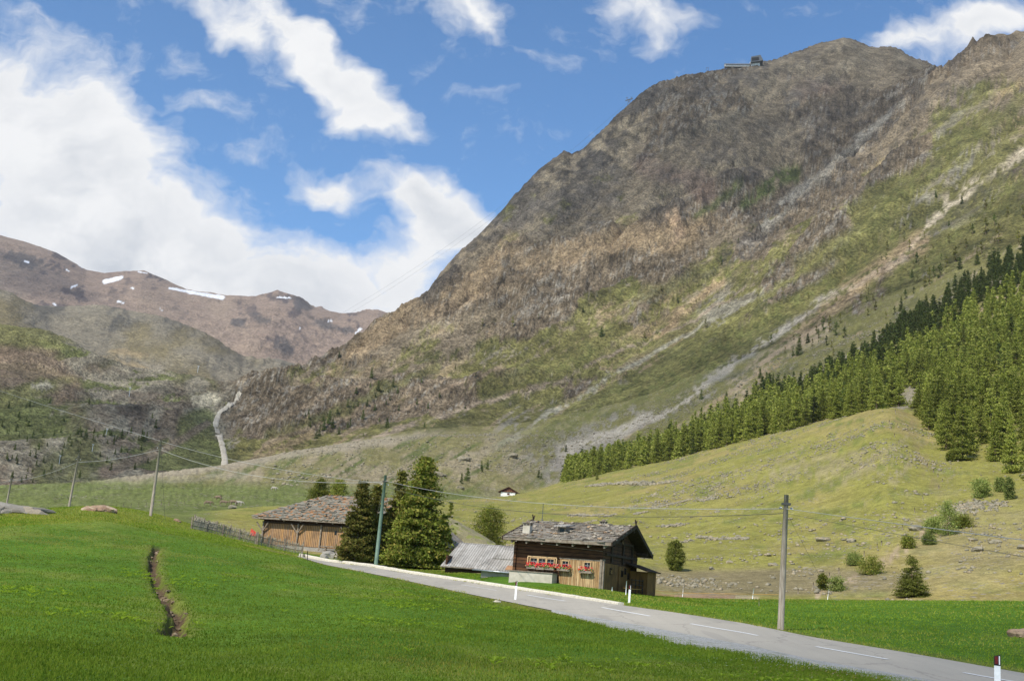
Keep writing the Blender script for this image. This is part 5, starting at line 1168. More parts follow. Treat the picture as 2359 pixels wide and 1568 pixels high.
def span(name, P, Q, mid, rad, mat, label, n=26, group=None):
    """cable between two points hanging so that its middle passes the layout height mid (px, py)"""
    P, Q = Vector(P), Vector(Q)
    sag = 0
    if mid:
        f = .5; M = P.lerp(Q, f); a = float(ray_ang(mid[0], mid[1])[0])
        # fraction where the span crosses that azimuth
        best = min(((abs(math.atan2(P.lerp(Q, k / 100).x, P.lerp(Q, k / 100).y) - a), k / 100) for k in range(1, 100)))[1]
        M = P.lerp(Q, best); z = CAM.z + float(ray_ang(mid[0], mid[1])[1]) * math.hypot(M.x, M.y); sag = (M.z - z) / (4 * best * (1 - best))
    pts = [P.lerp(Q, k / n) - Vector((0, 0, 4 * sag * (k / n) * (1 - k / n))) for k in range(n + 1)]
    o = MB().tube(pts, rad, 5).build(name, mat); return tag(o, label, 'cable', group)
def on(tp, bp, f): return Vector(tp).lerp(Vector(bp), f)
GW = 'overhead line cables'
end_l = at_r(-60, 1124, 200)
span('overhead_cable', end_l, on(t1, p1, .1), None, .020, M_wire, 'pale cable leaving the picture at the far left pole', group=GW)
span('overhead_cable', on(t1, p1, .1), on(t2, p2, .14), (105, 1092), .020, M_wire, 'pale cable sagging between the two leftmost poles', group=GW)
span('overhead_cable', on(t2, p2, .14), on(t3, p3, .12), (270, 1056), .020, M_wire, 'pale cable between the two leaning wooden poles', group=GW)
span('overhead_cable', on(t3, p3, .12), on(tG, pG, .07), (620, 1100), .020, M_wire, 'lower pale cable from the tall leaning pole to the green pole', group=GW)
far_l = at_r(-80, 872, 420)
span('overhead_cable', far_l, on(t3, p3, .01), (120, 938), .019, M_wire, 'pale cable climbing to the upper left from the tall leaning pole', group=GW)
span('overhead_cable', on(t3, p3, .01), on(tG, pG, .09), (620, 1076), .016, M_wire, 'upper pale cable from the tall leaning pole to the green pole', group=GW)
span('overhead_cable', on(tG, pG, .06), on(tR, pR, .105), (1250, 1159), .015, M_wire, 'pale cable crossing above the chalet roof', group=GW)
span('overhead_cable', on(tG, pG, .12), on(tR, pR, .14), (1290, 1184), .014, M_dwire, 'thin dark cable crossing above the chalet roof', group=GW)
end_r = at_r(2440, 1254, 30); end_r2 = at_r(2440, 1296, 30)
span('overhead_cable', on(tR, pR, .105), end_r, (2050, 1203), .011, M_wire, 'pale cable running right from the wooden pole', group=GW)
span('overhead_cable', on(tR, pR, .14), end_r2, (2080, 1232), .007, M_dwire, 'dark cable running right from the wooden pole', group=GW)
gA = hit(843, 1294); span('guy_wire', on(tG, pG, .07), gA, None, .016, M_wire, 'guy wire slanting down left of the green pole')
gB = hit(380, 1194); span('guy_wire', on(t3, p3, .05), gB, None, .014, M_dwire, 'guy wire right of the tall leaning pole')
gC = hit(2494 / 1.0 * .0 + 1945, 1438); span('guy_wire', on(tR, pR, .12), gC, None, .005, M_dwire, 'thin guy wire slanting right from the wooden pole')
gD = hit(660, 1248, 100); q = at_r(678, 1170, math.hypot(gD.x, gD.y)); span('guy_wire', q, gD, None, .018, M_wire, 'loose wire rising in front of the barn roof')

# ------------------------------------------------------------------ road posts, stakes, electric fence
def delineator(px, py, ty, label, red_left=True, r=None):
    b_ = hit(px, py) if r is None else at_r(px, py, r); b_.z = ground(b_.x, b_.y); rr = math.hypot(b_.x, b_.y); H = at_r(px, ty, rr).z - b_.z
    e = empty('road_post', b_, -R(20) if red_left else R(160), label=label, cat='road post', group='white road posts')
    w_ = .12
    vs = [(-w_ / 2, -.05, -.3), (w_ / 2, -.05, -.3), (0.02, .07, -.3), (-w_ / 2, -.05, H * .75), (w_ / 2, -.05, H * .75), (.02, .07, H * .75)]
    MB().raw(vs, [(0, 2, 1), (3, 4, 5), (0, 1, 4, 3), (1, 2, 5, 4), (2, 0, 3, 5)]).build('post_body', M_wpaint, e)
    z0, z1 = H * .75, H; vs = [(-w_ / 2 - .004, -.054, z0), (w_ / 2 + .004, -.054, z0), (0.02, .074, z0), (-w_ / 2 - .004, -.054, z1 - .03), (w_ / 2 + .004, -.054, z1 + .01), (.02, .074, z1 - .01)]
    MB().raw(vs, [(0, 2, 1), (3, 4, 5), (0, 1, 4, 3), (1, 2, 5, 4), (2, 0, 3, 5)]).build('black_cap', M_blackp, e)
    MB().box((-.015, -.062, (z0 + z1) / 2), (.06, .01, (z1 - z0) * .7)).build('reflector', M_red, e)
    MB().box((.04, -.062, (z0 + z1) / 2), (.02, .012, (z1 - z0) * .8)).build('white_strip', M_wpaint, e)
delineator(1187, 1381, 1337, 'white road post at the near road edge left of the chalet')
delineator(1449, 1388, 1346, 'white road post with red top on the grass right of the kerb end')
delineator(2297, 1606, 1507, 'largest white road post at the lower right corner')
def stake(px, py, ty, w_, label, mat=M_wpaint, tx=None, name='fence_stake', cat='stake', group='white stakes of the electric fence', r=None):
    b_ = hit(px, py, 40) if r is None else at_r(px, py, r); b_.z = ground(b_.x, b_.y); rr = math.hypot(b_.x, b_.y); t_ = at_r(tx or px, ty, rr)
    o = MB().tube([(b_.x, b_.y, b_.z - .2), tuple(t_)], [w_, w_ * .9], 5).build(name, mat); tag(o, label, cat, group); return Vector((t_.x, t_.y, t_.z)), b_
ST = []
for a in [(1409, 1362, 1351, .035, 'very short white stake at the chalet corner', 1410), (1441, 1370, 1337, .03, 'white leaning stake beside the gable, left one', 1443), (1409, 1358, 1335, .026, 'white stake in front of the gable boards', 1411),
          (1571, 1374, 1350, .035, 'white stake on the meadow brow below the lone larch', 1574), (1732, 1380, 1354, .035, 'white stake on the meadow brow left of the wooden pole', 1736), (1905, 1380, 1356, .035, 'white stake on the meadow brow right of the wooden pole', 1909)]:
    ST.append(stake(a[0], a[1], a[2], a[3], a[4], tx=a[5]))
M_rope = simple('orange_rope', (.55, .28, .06), (.7, .4, .1), 5, .8, 0)
pts = [hit(1392, 1352, 70)] + [s[1] for s in (ST[2], ST[1])] + [ST[3][1], ST[4][1]]
rp = []
for s_ in pts: rp.append(Vector((s_.x, s_.y, s_.z + .42)))
rp.append(rp[-1] + (rp[-1] - rp[-2]) * .3)
for a, c2, lb in zip(rp[:-1], rp[1:], ('from the chalet corner', 'before the gable', 'from the gable to the meadow brow', 'along the meadow brow', 'ending near the wooden pole')):
    span('fence_rope', a, c2, None, .018, M_rope, 'orange fence rope ' + lb, n=4, group='orange ropes of the electric fence')
stake(708, 1290, 1268, .035, 'small dark marker stake behind the left end of the kerb', M_blackp, name='marker_stake', group='small marker stakes')
stake(692, 1284, 1275, .03, 'lowest dark marker stake at the kerb end', M_blackp, name='marker_stake', group='small marker stakes')
stake(1748, 1394, 1378, .02, 'thin grey stake on the grass by the road post', M_timber, name='marker_stake', group='small marker stakes')
stake(981, 1308, 1300, .05, 'small white stake on the verge below the larch', M_wpaint, name='marker_stake', group='small marker stakes')
stake(2893 * .784, 1556, 1537, .02, 'thin stake in the meadow beside the largest road post', M_timber, name='marker_stake', group='small marker stakes')
GP = [(1838, 1366), (1873, 1352), (1893, 1345), (1910, 1330), (1932, 1318), (1950, 1300), (1970, 1296), (1990, 1280), (2020, 1262), (2030, 1256), (2078, 1220), (2106, 1180), (2125, 1150), (2162, 1125), (2170, 1110), (2160, 1098), (2150, 1088), (2135, 1076), (2110, 1060), (2095, 1048), (2080, 1034), (2070, 1020), (2060, 1006), (2052, 990), (2048, 975), (2062, 950), (2085, 935), (2105, 925)]
for i, (x, y) in enumerate(GP):
    stake(x, y, y - 12 if i < 13 else y - 8, .07 if i < 13 else .10, 'weathered fence post along the edge of the stony gully', M_timber, name='pasture_post', group='fence posts along the gully', cat='post')
for i in range(22):
    x = 56 + i * 17.5; y = np.interp(x, [50, 150, 250, 350, 440], [1181, 1178, 1172, 1165, 1160]); q = hit(x, y, 200); rr = math.hypot(q.x, q.y)
    o = MB().tube([(q.x, q.y, q.z - .2), (q.x, q.y, q.z + 1.0)], .07, 5).build('pasture_post', M_timber); tag(o, 'far fence post in the row crossing the left valley pasture', 'post', 'fence posts across the valley pasture')

# ------------------------------------------------------------------ garden picket fence
M_picket = simple('picket_wood', (.22, .19, .13), (.40, .36, .27), 3, .9, .2)
def picket_row(name, pts, hgt, lean, step, label, rr=None, posts=(), skip=0, rail=True):
    P = [at_r(x, y, r) for x, y, r in pts]
    for p in P: p.z = ground(p.x, p.y)
    e = empty(name, P[0], label=label, cat='fence', group='picket fences of the garden'); O = P[0]
    mb = MB()
    for a, c2 in zip(P[:-1], P[1:]):
        L = (c2 - a).length; d = (c2 - a).normalized(); n = int(L / step)
        for k in range(n):
            p = a.lerp(c2, (k + random.uniform(-.2, .2)) / n); z = ground(p.x, p.y); h = hgt * random.uniform(.85, 1.1); p = Vector((p.x, p.y, z)) - O
            q = p + Vector((d.x * lean * h, d.y * lean * h, h)); mb.beam(p - Vector((0, 0, .15)), q + d * random.uniform(-.05, .05), .075, .03)
    mb.build('pickets', M_picket, e)
    for i, (a, c2) in enumerate(zip(P[:-1], P[1:])):
        if rail:
            for f in (.3, .75):
                a1, c1 = a - O + Vector((0, 0, hgt * f)), c2 - O + Vector((0, 0, hgt * f)); m1 = (a1 + c1) / 2; g = P[0].lerp(P[0], 0); mid = (a + c2) / 2; m1.z = ground(mid.x, mid.y) - O.z + hgt * f
                b_ = MB().beam(a1, m1, .06).beam(m1, c1, .06); b_.build('rail', M_timber, e)
    for p in P: MB().beam(p - O - Vector((0, 0, .2)), p - O + Vector((0, 0, hgt * 1.15)), .13).build('post', M_timber, e)
picket_row('picket_fence', [(442, 1203, 122), (478, 1219, 124), (512, 1231, 125), (550, 1241, 126), (588, 1250, 127)], 1.05, .38, .155, 'leaning picket fence along the uphill path side of the garden')
picket_row('picket_fence', [(592, 1250, 127), (620, 1254, 128), (655, 1259, 129), (697, 1263, 130)], 1.15, .06, .15, 'upright picket fence in front of the barn')
picket_row('picket_fence', [(448, 1196, 134), (470, 1198, 142), (500, 1204, 147), (532, 1212, 149), (562, 1222, 149), (592, 1232, 149)], 1.0, .02, .2, 'back picket fence on the far side of the garden')
q = at_r(578, 1226, 148); q.z = ground(q.x, q.y)
mb = MB()
for i in range(4): mb.beam((q.x + i * .16, q.y, q.z + .45 + .05 * (i % 2)), (q.x + .03 + i * .16, q.y, q.z + 1.35 - .1 * i), .18, .03)
tag(mb.build('red_cloth', simple('red_fabric', (.55, .05, .04), (.75, .12, .08), 3, .8, .2)), 'small red cloth hanging on the back garden fence', 'cloth')
# rubble and boards at the barn corner
for i, (x, y, s) in enumerate([(758, 1272, .8), (772, 1274, .6), (786, 1276, .9), (800, 1280, .6), (748, 1268, .5)]):
    q = at_r(x, y, 124 - i); q.z = ground(q.x, q.y) + s * .25
    tag(MB().rock(q, (s, s * .8, s * .7), 2, 70 + i, .2).build('grey_block', M_rockg), 'grey stone block lying between barn and road', 'stone', 'stone blocks between barn and road')
q = hit(1122, 1376, 45); q = hit(1145, 1386, 40)
tag(MB().rock(q, (.22, .15, .10), 2, 5, .15).build('pale_stone', M_conc), 'pale stone on the grass edge by the first road post', 'stone')

# ------------------------------------------------------------------ rocks on the meadow
def outcrop(name, px, py, r, size, mat, label, cat='rock', n=4, zoff=.0, rz=None):
    q = at_r(px, py, r) if r else hit(px, py, 20); q.z = ground(q.x, q.y) + zoff; mb = MB(); rr = random.Random(px)
    mb.rock(q, size, 3, px, .22, rz=0)
    for k_ in range(5): mb.rock(q + Vector((rr.uniform(-.7, .7) * size[0], -size[1] * rr.uniform(.1, .6), size[2] * rr.uniform(-.1, .5))), tuple(s_ * rr.uniform(.25, .5) for s_ in size), 2, px + k_, .2)
    o = mb.build(name, mat); return tag(o, label, cat)
outcrop('grey_outcrop', 40, 1184, 108, (3.0, 1.2, .72), M_outcrop, 'broad flat grey rock outcrop at the left edge of the meadow')
outcrop('grey_outcrop', -70, 1184, 106, (2.6, 1.6, 1.1), M_outcrop, 'grey rock continuing past the left edge')
outcrop('reddish_outcrop', 229, 1187, 114, (1.4, .8, .6), M_redrock, 'reddish brown broken rock in the meadow hump', zoff=-.1)
outcrop('meadow_stone', 200, 1182, 116, (.45, .3, .25), M_redrock, 'small stone left of the reddish rock')
outcrop('meadow_stone', 408, 1196, 126, (.5, .3, .25), M_redrock, 'small stone right of the tall leaning pole')
q = hit(2352, 1466, 40); outcrop('pale_outcrop', 2362, 1462, math.hypot(q.x, q.y), (.6, .5, .4), M_redrock, 'pale rock in the meadow at the right edge')
# stones in the little ditch
rr = random.Random(8); M_ditch = stone_mat('muddy_stone', [(.12, .085, .05), (.22, .165, .10), (.30, .24, .16), (.06, .042, .026)], 2.0); M_stack = stone_mat('field_stone', [(.20, .18, .13), (.31, .27, .19), (.36, .29, .19), (.10, .09, .05)], 1.4)
for i in range(46):
    k = rr.random() * (len(DITCH) - 1); a, c2 = DITCH[int(k)], DITCH[int(k) + 1]; f = k - int(k)
    x, y = a[0] + (c2[0] - a[0]) * f + rr.gauss(0, .16), a[1] + (c2[1] - a[1]) * f + rr.gauss(0, .16); s = rr.uniform(.04, .12)
    tag(MB().rock((x, y, ground(x, y) + s * .3), (s * 1.3, s, s * .7), 1, i, .25).build('ditch_stone', M_ditch), 'small stone lying in the eroded ditch', 'stone', 'stones in the eroded ditch')
# heaps and walls of field stones on the pasture
def heap(name, pts, wid, n, label, cat, smin=.2, smax=.55, mat=None):
    P = [hit(x, y, 105) for x, y in pts]; mb = MB()
    for i in range(n):
        k = rr.random() * (len(P) - 1); a, c2 = P[int(k)], P[int(k) + 1]; f = k - int(k); p = a.lerp(c2, f); sc_ = math.hypot(p.x, p.y) / 250
        x, y = p.x + rr.gauss(0, wid * .5), p.y + rr.gauss(0, wid * .5); s = rr.uniform(smin, smax) * max(.7, sc_ ** .5); mb.rock((x, y, ground(x, y) + s * .12), (s * 1.2, s, s * .6), 1, rr.random(), .22)
    return tag(mb.build(name, mat or M_stack), label, cat, 'stone heaps on the pasture', 'stuff' if cat == 'rubble' else None)
heap('dry_stone_wall', [(1360, 1118), (1420, 1114), (1480, 1113), (1548, 1110)], 2.2, 220, 'long low dry stone wall high on the pasture', 'stone wall', .35, .8)
heap('stone_heap', [(1318, 1186), (1350, 1188), (1380, 1186)], 2.2, 110, 'oval stone heap above the back chimney', 'stone heap')
heap('stone_heap', [(1395, 1190), (1420, 1184)], .8, 40, 'narrow stone heap right of the oval heap', 'stone heap')
heap('stone_heap', [(1348, 1206), (1375, 1198)], .8, 30, 'stone heap directly behind the back chimney', 'stone heap')
heap('stone_heap', [(1258, 1214), (1275, 1208)], .8, 30, 'stone heap rising behind the roof ridge', 'stone heap')
heap('stone_heap', [(1530, 1212), (1570, 1208)], 2.0, 70, 'loose stone heap right of the chalet ridge', 'stone heap')
heap('stone_heap', [(1462, 1184), (1482, 1180)], 1.0, 30, 'small stone heap under the pale cable', 'stone heap')
heap('dry_stone_wall', [(1606, 1236), (1650, 1242), (1725, 1240)], .9, 120, 'dark low stone wall below the pasture middle', 'stone wall')
heap('dry_stone_wall', [(1560, 1250), (1590, 1245)], .9, 30, 'short stone row beside the low dark wall', 'stone wall')
heap('dry_stone_wall', [(1500, 1172), (1540, 1162), (1590, 1150)], 1.2, 80, 'slanting stone row on the pasture', 'stone wall')
heap('rubble_patch', [(2205, 1180), (2235, 1160), (2280, 1170)], 4.0, 330, 'large patch of tan rubble beside the gully shrubs', 'rubble', .2, .5, M_stack)
heap('stone_heap', [(1622, 1152), (1640, 1148)], 1.4, 50, 'isolated stone heap in the upper pasture', 'stone heap')
for i, (x, y, s) in enumerate([(1652, 1180, .8), (1942, 1196, .7), (2060, 1158, .6), (1895, 1245, 1.1), (1960, 1247, .8), (1555, 1240, .5), (1700, 1235, .5), (2110, 1220, 1.2), (1680, 1296, .6), (1780, 1302, .7), (1638, 1310, .5), (1640, 1335, .5), (1770, 1278, .5), (2355, 1262, .8), (2250, 1268, .9), (2290, 1250, .8), (2240, 1245, .7), (1820, 1196, .6), (1510, 1140, .7), (1400, 1130, .6), (535, 1169, .9), (1180, 1052, 1.4), (1068, 1060, 1.6), (1010, 1095, 1.4), (1060, 1125, 1.0), (990, 1146, 1.2), (1100, 1075, 1.2)]):
    q = hit(x, y, 105); s *= max(1, math.hypot(q.x, q.y) / 260)
    tag(MB().rock((q.x, q.y, q.z + s * .15), (s * 1.1, s * .8, s * .5), 2, i, .2).build('field_boulder', M_stack), 'pale boulder lying singly on the pasture', 'boulder', 'single boulders on the pasture')
# loose stones too many to count
def ico(seed):
    b_ = MB().rock((0, 0, 0), (1, 1, .62), 0, seed, .25); return np.array(b_.v), np.array(b_.f)
ICO = [ico(i) for i in range(8)]
def scatter(name, n, xr, yr, smin, smax, mat, label, dens=None, rmax=900):
    x = RNG.uniform(*xr, n * 3); s_ = RNG.uniform(*yr, n * 3); az = ray_ang(x, 1150)[0]; T, E, M = knots(az); k = np.floor(s_).astype(int); r, e = base_eval(T, E, M, k, s_ - k)
    X, Y = r * np.sin(az), r * np.cos(az); keep = RNG.random(len(X)) < (fbm(X / 18, Y / 18, 4, 300) * 1.6 + dens); X, Y = X[keep][:n], Y[keep][:n]
    Z = height_at(X, Y); Vs, Fs = [], []; b0 = 0
    sz = smin * (smax / smin) ** (RNG.random(len(X)) ** 2.2)
    for i in range(len(X)):
        v, f = ICO[i % 8]; a = i * 1.7; c_, q = math.cos(a), math.sin(a)
        V = np.stack([v[:, 0] * c_ - v[:, 1] * q, v[:, 0] * q + v[:, 1] * c_, v[:, 2]], -1) * sz[i] + [X[i], Y[i], Z[i] + sz[i] * .15]
        Vs.append(V); Fs.append(f + b0); b0 += len(V)
    return tag(np_mesh(name, np.concatenate(Vs), np.concatenate(Fs), mat), label=label, kind='stuff')
scatter('pasture_stones', 9000, (950, 2700), (7.2, 8.98), .09, .42, M_stack, 'scattered field stones on the pasture hill', .22)
scatter('fan_boulders', 8000, (620, 2500), (11.2, 12.5), .3, 1.1, M_stack, 'pale boulders strewn over the fan', .35)
scatter('upper_pasture_stones', 4500, (1450, 2200), (8.4, 8.99), .14, .50, M_stack, 'dense field stones on the upper pasture', .30)
# ------------------------------------------------------------------ cows
M_cow = simple('brown_cow_hide', (.17, .12, .08), (.26, .19, .12), 2, .9, 0)
M_cowp = simple('pale_cow_hide', (.32, .28, .22), (.45, .40, .33), 2, .9, 0)
def cow(px, py, rz, mat, label, r=None):
    q = hit(px, py, 230)
    me = bpy.data.meshes.new('cow'); bm = bmesh.new()
    V = [(0, 0, .95), (.55, 0, 1.0), (1.0, 0, 1.05), (1.35, 0, 1.05), (1.65, 0, .8), (1.85, 0, .5), (-.45, 0, 1.02), (-.6, 0, .9), (-.68, 0, .5), (.95, .2, .55), (.95, .2, .05), (.95, -.2, .55), (.95, -.2, .05), (-.45, .2, .62), (-.52, .2, .36), (-.45, .2, .05), (-.45, -.2, .62), (-.52, -.2, .36), (-.45, -.2, .05), (1.62, .16, .86), (1.62, -.16, .86)]
    E_ = [(0, 1), (1, 2), (2, 3), (3, 4), (4, 5), (0, 6), (6, 7), (7, 8), (2, 9), (9, 10), (2, 11), (11, 12), (6, 13), (13, 14), (14, 15), (6, 16), (16, 17), (17, 18), (4, 19), (4, 20)]
    Rr = [.36, .35, .30, .19, .15, .08, .30, .06, .04, .11, .06, .11, .06, .13, .07, .06, .13, .07, .06, .05, .05]
    me.from_pydata(V, E_, []); o = bpy.data.objects.new('cow', me); COL.objects.link(o)
    md = o.modifiers.new('skin', 'SKIN')
    for i, v in enumerate(me.skin_vertices[0].data): v.radius = (Rr[i], Rr[i]); v.use_root = (i == 0)
    o.modifiers.new('sub', 'SUBSURF').levels = 1; o.modifiers['sub'].render_levels = 1
    me.materials.append(mat); o.location = q; o.rotation_euler = (0, 0, rz); o.scale = (1.15, 1.15, 1.15)
    tag(o, label, 'cow', 'cows on the valley pasture')
cow(475, 1164, .3, M_cow, 'cow nearest the tall leaning pole'); cow(505, 1152, 2.8, M_cow, 'cow grazing farther up the valley pasture'); cow(511, 1163, .2, M_cow, 'small cow in the middle of the valley pasture'); cow(540, 1163, 3.0, M_cow, 'brown cow in the pair nearest the garden'); cow(546, 1164, .2, M_cowp, 'pale cow in the pair nearest the garden'); cow(628, 1129, 0, M_cowp, 'pale cow above the barn roof by the stone wall')

# ------------------------------------------------------------------ track, valley wall
TR = [(1385, 985), (1350, 1040), (1300, 1075), (1262, 1100), (1240, 1160), (1250, 1210), (1275, 1270), (1290, 1340), (1297, 1400)]   # of the enlarged view
tr = [(x * .4, 509.6 + y * .4) for x, y in TR]
M_track = simple('track_gravel', (.33, .29, .22), (.46, .41, .33), .2, .95, 0)
for g0, g1, nm, w_ in (( .0, 1.0, 'dirt_track', 1.5),):
    P = []
    for a, c2 in zip(tr[:-1], tr[1:]):
        for k in range(14): P.append(hit(a[0] + (c2[0] - a[0]) * k / 14, a[1] + (c2[1] - a[1]) * k / 14, 600, 1800))
    # smooth in plan
    A = np.array([(p.x, p.y) for p in P]); ker = np.ones(7) / 7
    A = np.stack([np.convolve(np.pad(A[:, i], 3, mode='edge'), ker, 'valid') for i in (0, 1)], -1)
    D = np.gradient(A, axis=0); D /= np.linalg.norm(D, axis=1, keepdims=True) + 1e-9; Nn = np.stack([-D[:, 1], D[:, 0]], -1)
    V = []; F = []
    for i in range(len(A)):
        zc = ground(A[i, 0], A[i, 1])
        for j, o_ in enumerate((-1.6, -1, -.35, .35, 1, 1.6)):
            x, y = A[i] + Nn[i] * o_ * w_; V.append((x, y, max(ground(x, y) + .8, zc + .4) - (1.0 if abs(o_) > 1.5 else 0)))
    for i in range(len(A) - 1):
        for j in range(5): F.append((i * 6 + j, i * 6 + j + 1, (i + 1) * 6 + j + 1, (i + 1) * 6 + j))
    tag(np_mesh('dirt_track', V, F, M_track, smooth=True), label='pale dirt track winding up over the saddle', kind='structure')

# ------------------------------------------------------------------ cable car
M_steel = simple('dark_steel', (.10, .11, .115), (.16, .17, .175), 1, .6, 0)
M_station = simple('station_concrete', (.62, .61, .58), (.78, .77, .74), .3, .8, 0)
q = crest(1448, 243); rq = math.hypot(q.x, q.y); m_ = rq / FPX
e = empty('cable_car_pylon', q, -.4, label='steel cable car pylon with broad head on the mountain ridge', cat='pylon'); u = m_
for s_ in (-1, 1):
    MB().beam((s_ * 3 * u, 0, -6), (s_ * 1.8 * u, 0, 9 * u), 1.2 * u).build('leg', M_steel, e)
    MB().beam((s_ * 4.5 * u, 0, 9.5 * u), (s_ * 6.5 * u, 0, 15 * u), .8 * u).beam((s_ * 8 * u, 0, 15 * u), (s_ * 3.5 * u, 0, 15.4 * u), .9 * u).build('rope_saddle', M_steel, e)
MB().beam((-2.4 * u, 0, 4 * u), (2.4 * u, 0, 5 * u), .8 * u).build('cross_brace', M_steel, e)
MB().beam((-9.5 * u, 0, 7.5 * u), (0, 0, 9.6 * u), 2.2 * u, 1.8 * u).beam((0, 0, 9.6 * u), (9.5 * u, 0, 11 * u), 2.2 * u, 1.8 * u).build('head_beam', M_steel, e)
q = crest(1628, 184); u = math.hypot(q.x, q.y) / FPX; e = empty('rope_frame', q, label='small twin post frame on the ridge left of the station', cat='frame')
for s_ in (-1, 1): MB().beam((s_ * 2.6 * u, 0, -4), (s_ * 2.4 * u, 0, 8.5 * u), .7 * u).build('post', M_steel, e)
MB().beam((-3 * u, 0, 8 * u), (3 * u, 0, 8.4 * u), .5 * u).build('cross_bar', M_steel, e)
q = crest(1708, 166); q.x *= .99; q.y *= .99; q.z = CAM.z + (q.z - CAM.z) * .99; u = math.hypot(q.x, q.y) / FPX
e = empty('summit_station', q, -.15, label='cable car summit station with long terrace on the ridge', cat='station')
MB().box((31 * u, 6, 6 * u), (24 * u, 14, 12 * u), (0, -.08, 0)).build('lower_storey', M_station, e)
mb = MB(); vs = [(x, y, z) for y in (-8, 10) for x, z in ((20 * u, 7 * u), (21 * u, 21 * u), (43 * u, 26 * u), (50 * u, 12 * u), (40 * u, 9 * u))]
mb.raw(vs, [(0, 4, 3, 2, 1), (5, 6, 7, 8, 9), (0, 1, 6, 5), (1, 2, 7, 6), (2, 3, 8, 7), (3, 4, 9, 8), (4, 0, 5, 9)]); mb.build('engine_hall', M_steel, e)
MB().box((31 * u, -8.4, 15 * u), (17 * u, .6, 8 * u), (0, -.15, 0)).build('hall_opening', M_blackp, e)
MB().beam((42.5 * u, 0, 25 * u), (42.5 * u, 0, 30 * u), .4 * u).build('antenna', M_steel, e)
MB().box((-9 * u, 2, .5 * u), (66 * u, 10, 5.5 * u), (0, -.01, 0)).build('terrace_wing', M_station, e)
MB().box((-9 * u, -3.6, 1.2 * u), (62 * u, .8, 1.6 * u), (0, -.01, 0)).build('window_band', M_glass, e)
MB().box((-9 * u, 2, 4.2 * u), (68 * u, 11, .8 * u), (0, -.01, 0)).build('roof', M_rockg, e)
for k in range(9): MB().beam(((-40 + k * 7.4) * u, -3.4, 4.4 * u), ((-40 + k * 7.4) * u, -3.4, 6.8 * u), .35 * u).build('railing_post', M_steel, e)
for k, (ya, yb_, lb) in enumerate(((240, 848, 'upper'), (246, 860, 'lower'))):
    A = at_r(1441 + 10 * k, ya, rq); B = at_r(560, yb_ - 14, 2650)
    span('cable_car_rope', A, B, (1000, 590 + 7 * k), .12, M_steel, lb + ' rope of the cable car hanging over the valley', n=40, group='ropes of the cable car')
for x, y, hp in ((297, 914, 20), (455, 857, 14), (128 + 8, 1068, 18), (212, 1040, 16), (245, 1000, 12)):
    q = hit(x, y, 500, 2200); u = math.hypot(q.x, q.y) / FPX
    tag(MB().beam(q - Vector((0, 0, 2)), q + Vector((0, 0, hp * u)), .9 * u).beam(q + Vector((-2.5 * u, 0, hp * u)), q + Vector((2.5 * u, 0, hp * u)), .8 * u).build('lift_tower', M_metal), 'tiny grey lift tower on the rocky hill at the left', 'lift tower', 'lift towers on the rocky hill')
# ------------------------------------------------------------------ meadow grass
m = leaf_mat('grass_blades', (.105, .170, .018), (.205, .268, .034), (.33, .29, .07), trans=.45); M_grass = m
def grass(name, n, xr, sr_, hmin, hmax, wd, label, seed=3):
    rg = np.random.default_rng(seed)
    x = rg.uniform(*xr, n); s_ = rg.uniform(*sr_, n); az = ray_ang(x, 1350)[0]; T, E, M = knots(az); k = np.floor(s_).astype(int); r, e = base_eval(T, E, M, k, s_ - k)
    X, Y = r * np.sin(az), r * np.cos(az)
    dr = seg_dist(X, Y, ROADMID); ok = (dr > 3.0 + .9 * fbm(X / 1.5, Y / 1.5, 3, 8) + np.where((x > 1326) & (s_ < 4.3), .2, 0)); dd_ = seg_dist(X, Y, DITCH); ok &= dd_ > .28
    hx = Mch.translation; ok &= ~((np.hypot(X - hx.x + 2.5, Y - hx.y - 3.5) < 5.5))
    X, Y, r, s_ = X[ok], Y[ok], r[ok], s_[ok]; n = len(X); Z = height_at(X, Y)
    patch = .5 + .5 * fbm(X / 3.0, Y / 4.0, 3, 400)
    h = rg.uniform(hmin, hmax, n) * (.5 + patch) ; w_ = wd * np.clip(r / 25, .7, 3.2) * rg.uniform(.7, 1.4, n)
    a = rg.uniform(0, 6.28, n); ln = rg.normal(0, .35, (n, 2)) * h[:, None]
    c, q = np.cos(a) * w_, np.sin(a) * w_
    V = np.stack([np.stack([X - c, Y - q, Z - .01], -1), np.stack([X + c, Y + q, Z - .01], -1), np.stack([X + ln[:, 0], Y + ln[:, 1], Z + h], -1)], 1).reshape(-1, 3)
    tone = np.clip(.5 + .5 * fbm(X / 1.2, Y / 2.0, 3, 402) + rg.normal(0, .22, n), 0, 1)
    dry = np.clip(rg.random(n) * .75 + .9 * np.clip(fbm(X / 9, Y / 12, 4, 403) + .05, 0, 1) + .5 * (1 - sstep(3.0, 5.0, dr[ok])), 0, 1)
    Cc = np.repeat(np.stack([tone, dry, tone], -1), 3, axis=0)
    return tag(np_mesh(name, V, np.arange(3 * n).reshape(-1, 3), M_grass, attrs={'Col': Cc}), label=label, kind='stuff')
GD = 1 if not QUICK else 3
grass('meadow_grass', 260000 // GD, (-260, 2600), (1.0, 3.98), .02, .06, .014, 'fresh green meadow grass in front of the road')
grass('verge_grass', 130000 // GD, (-260, 2700), (3.98, 6.0), .035, .09, .016, 'green grass on the far side of the road and around the chalet', 4)

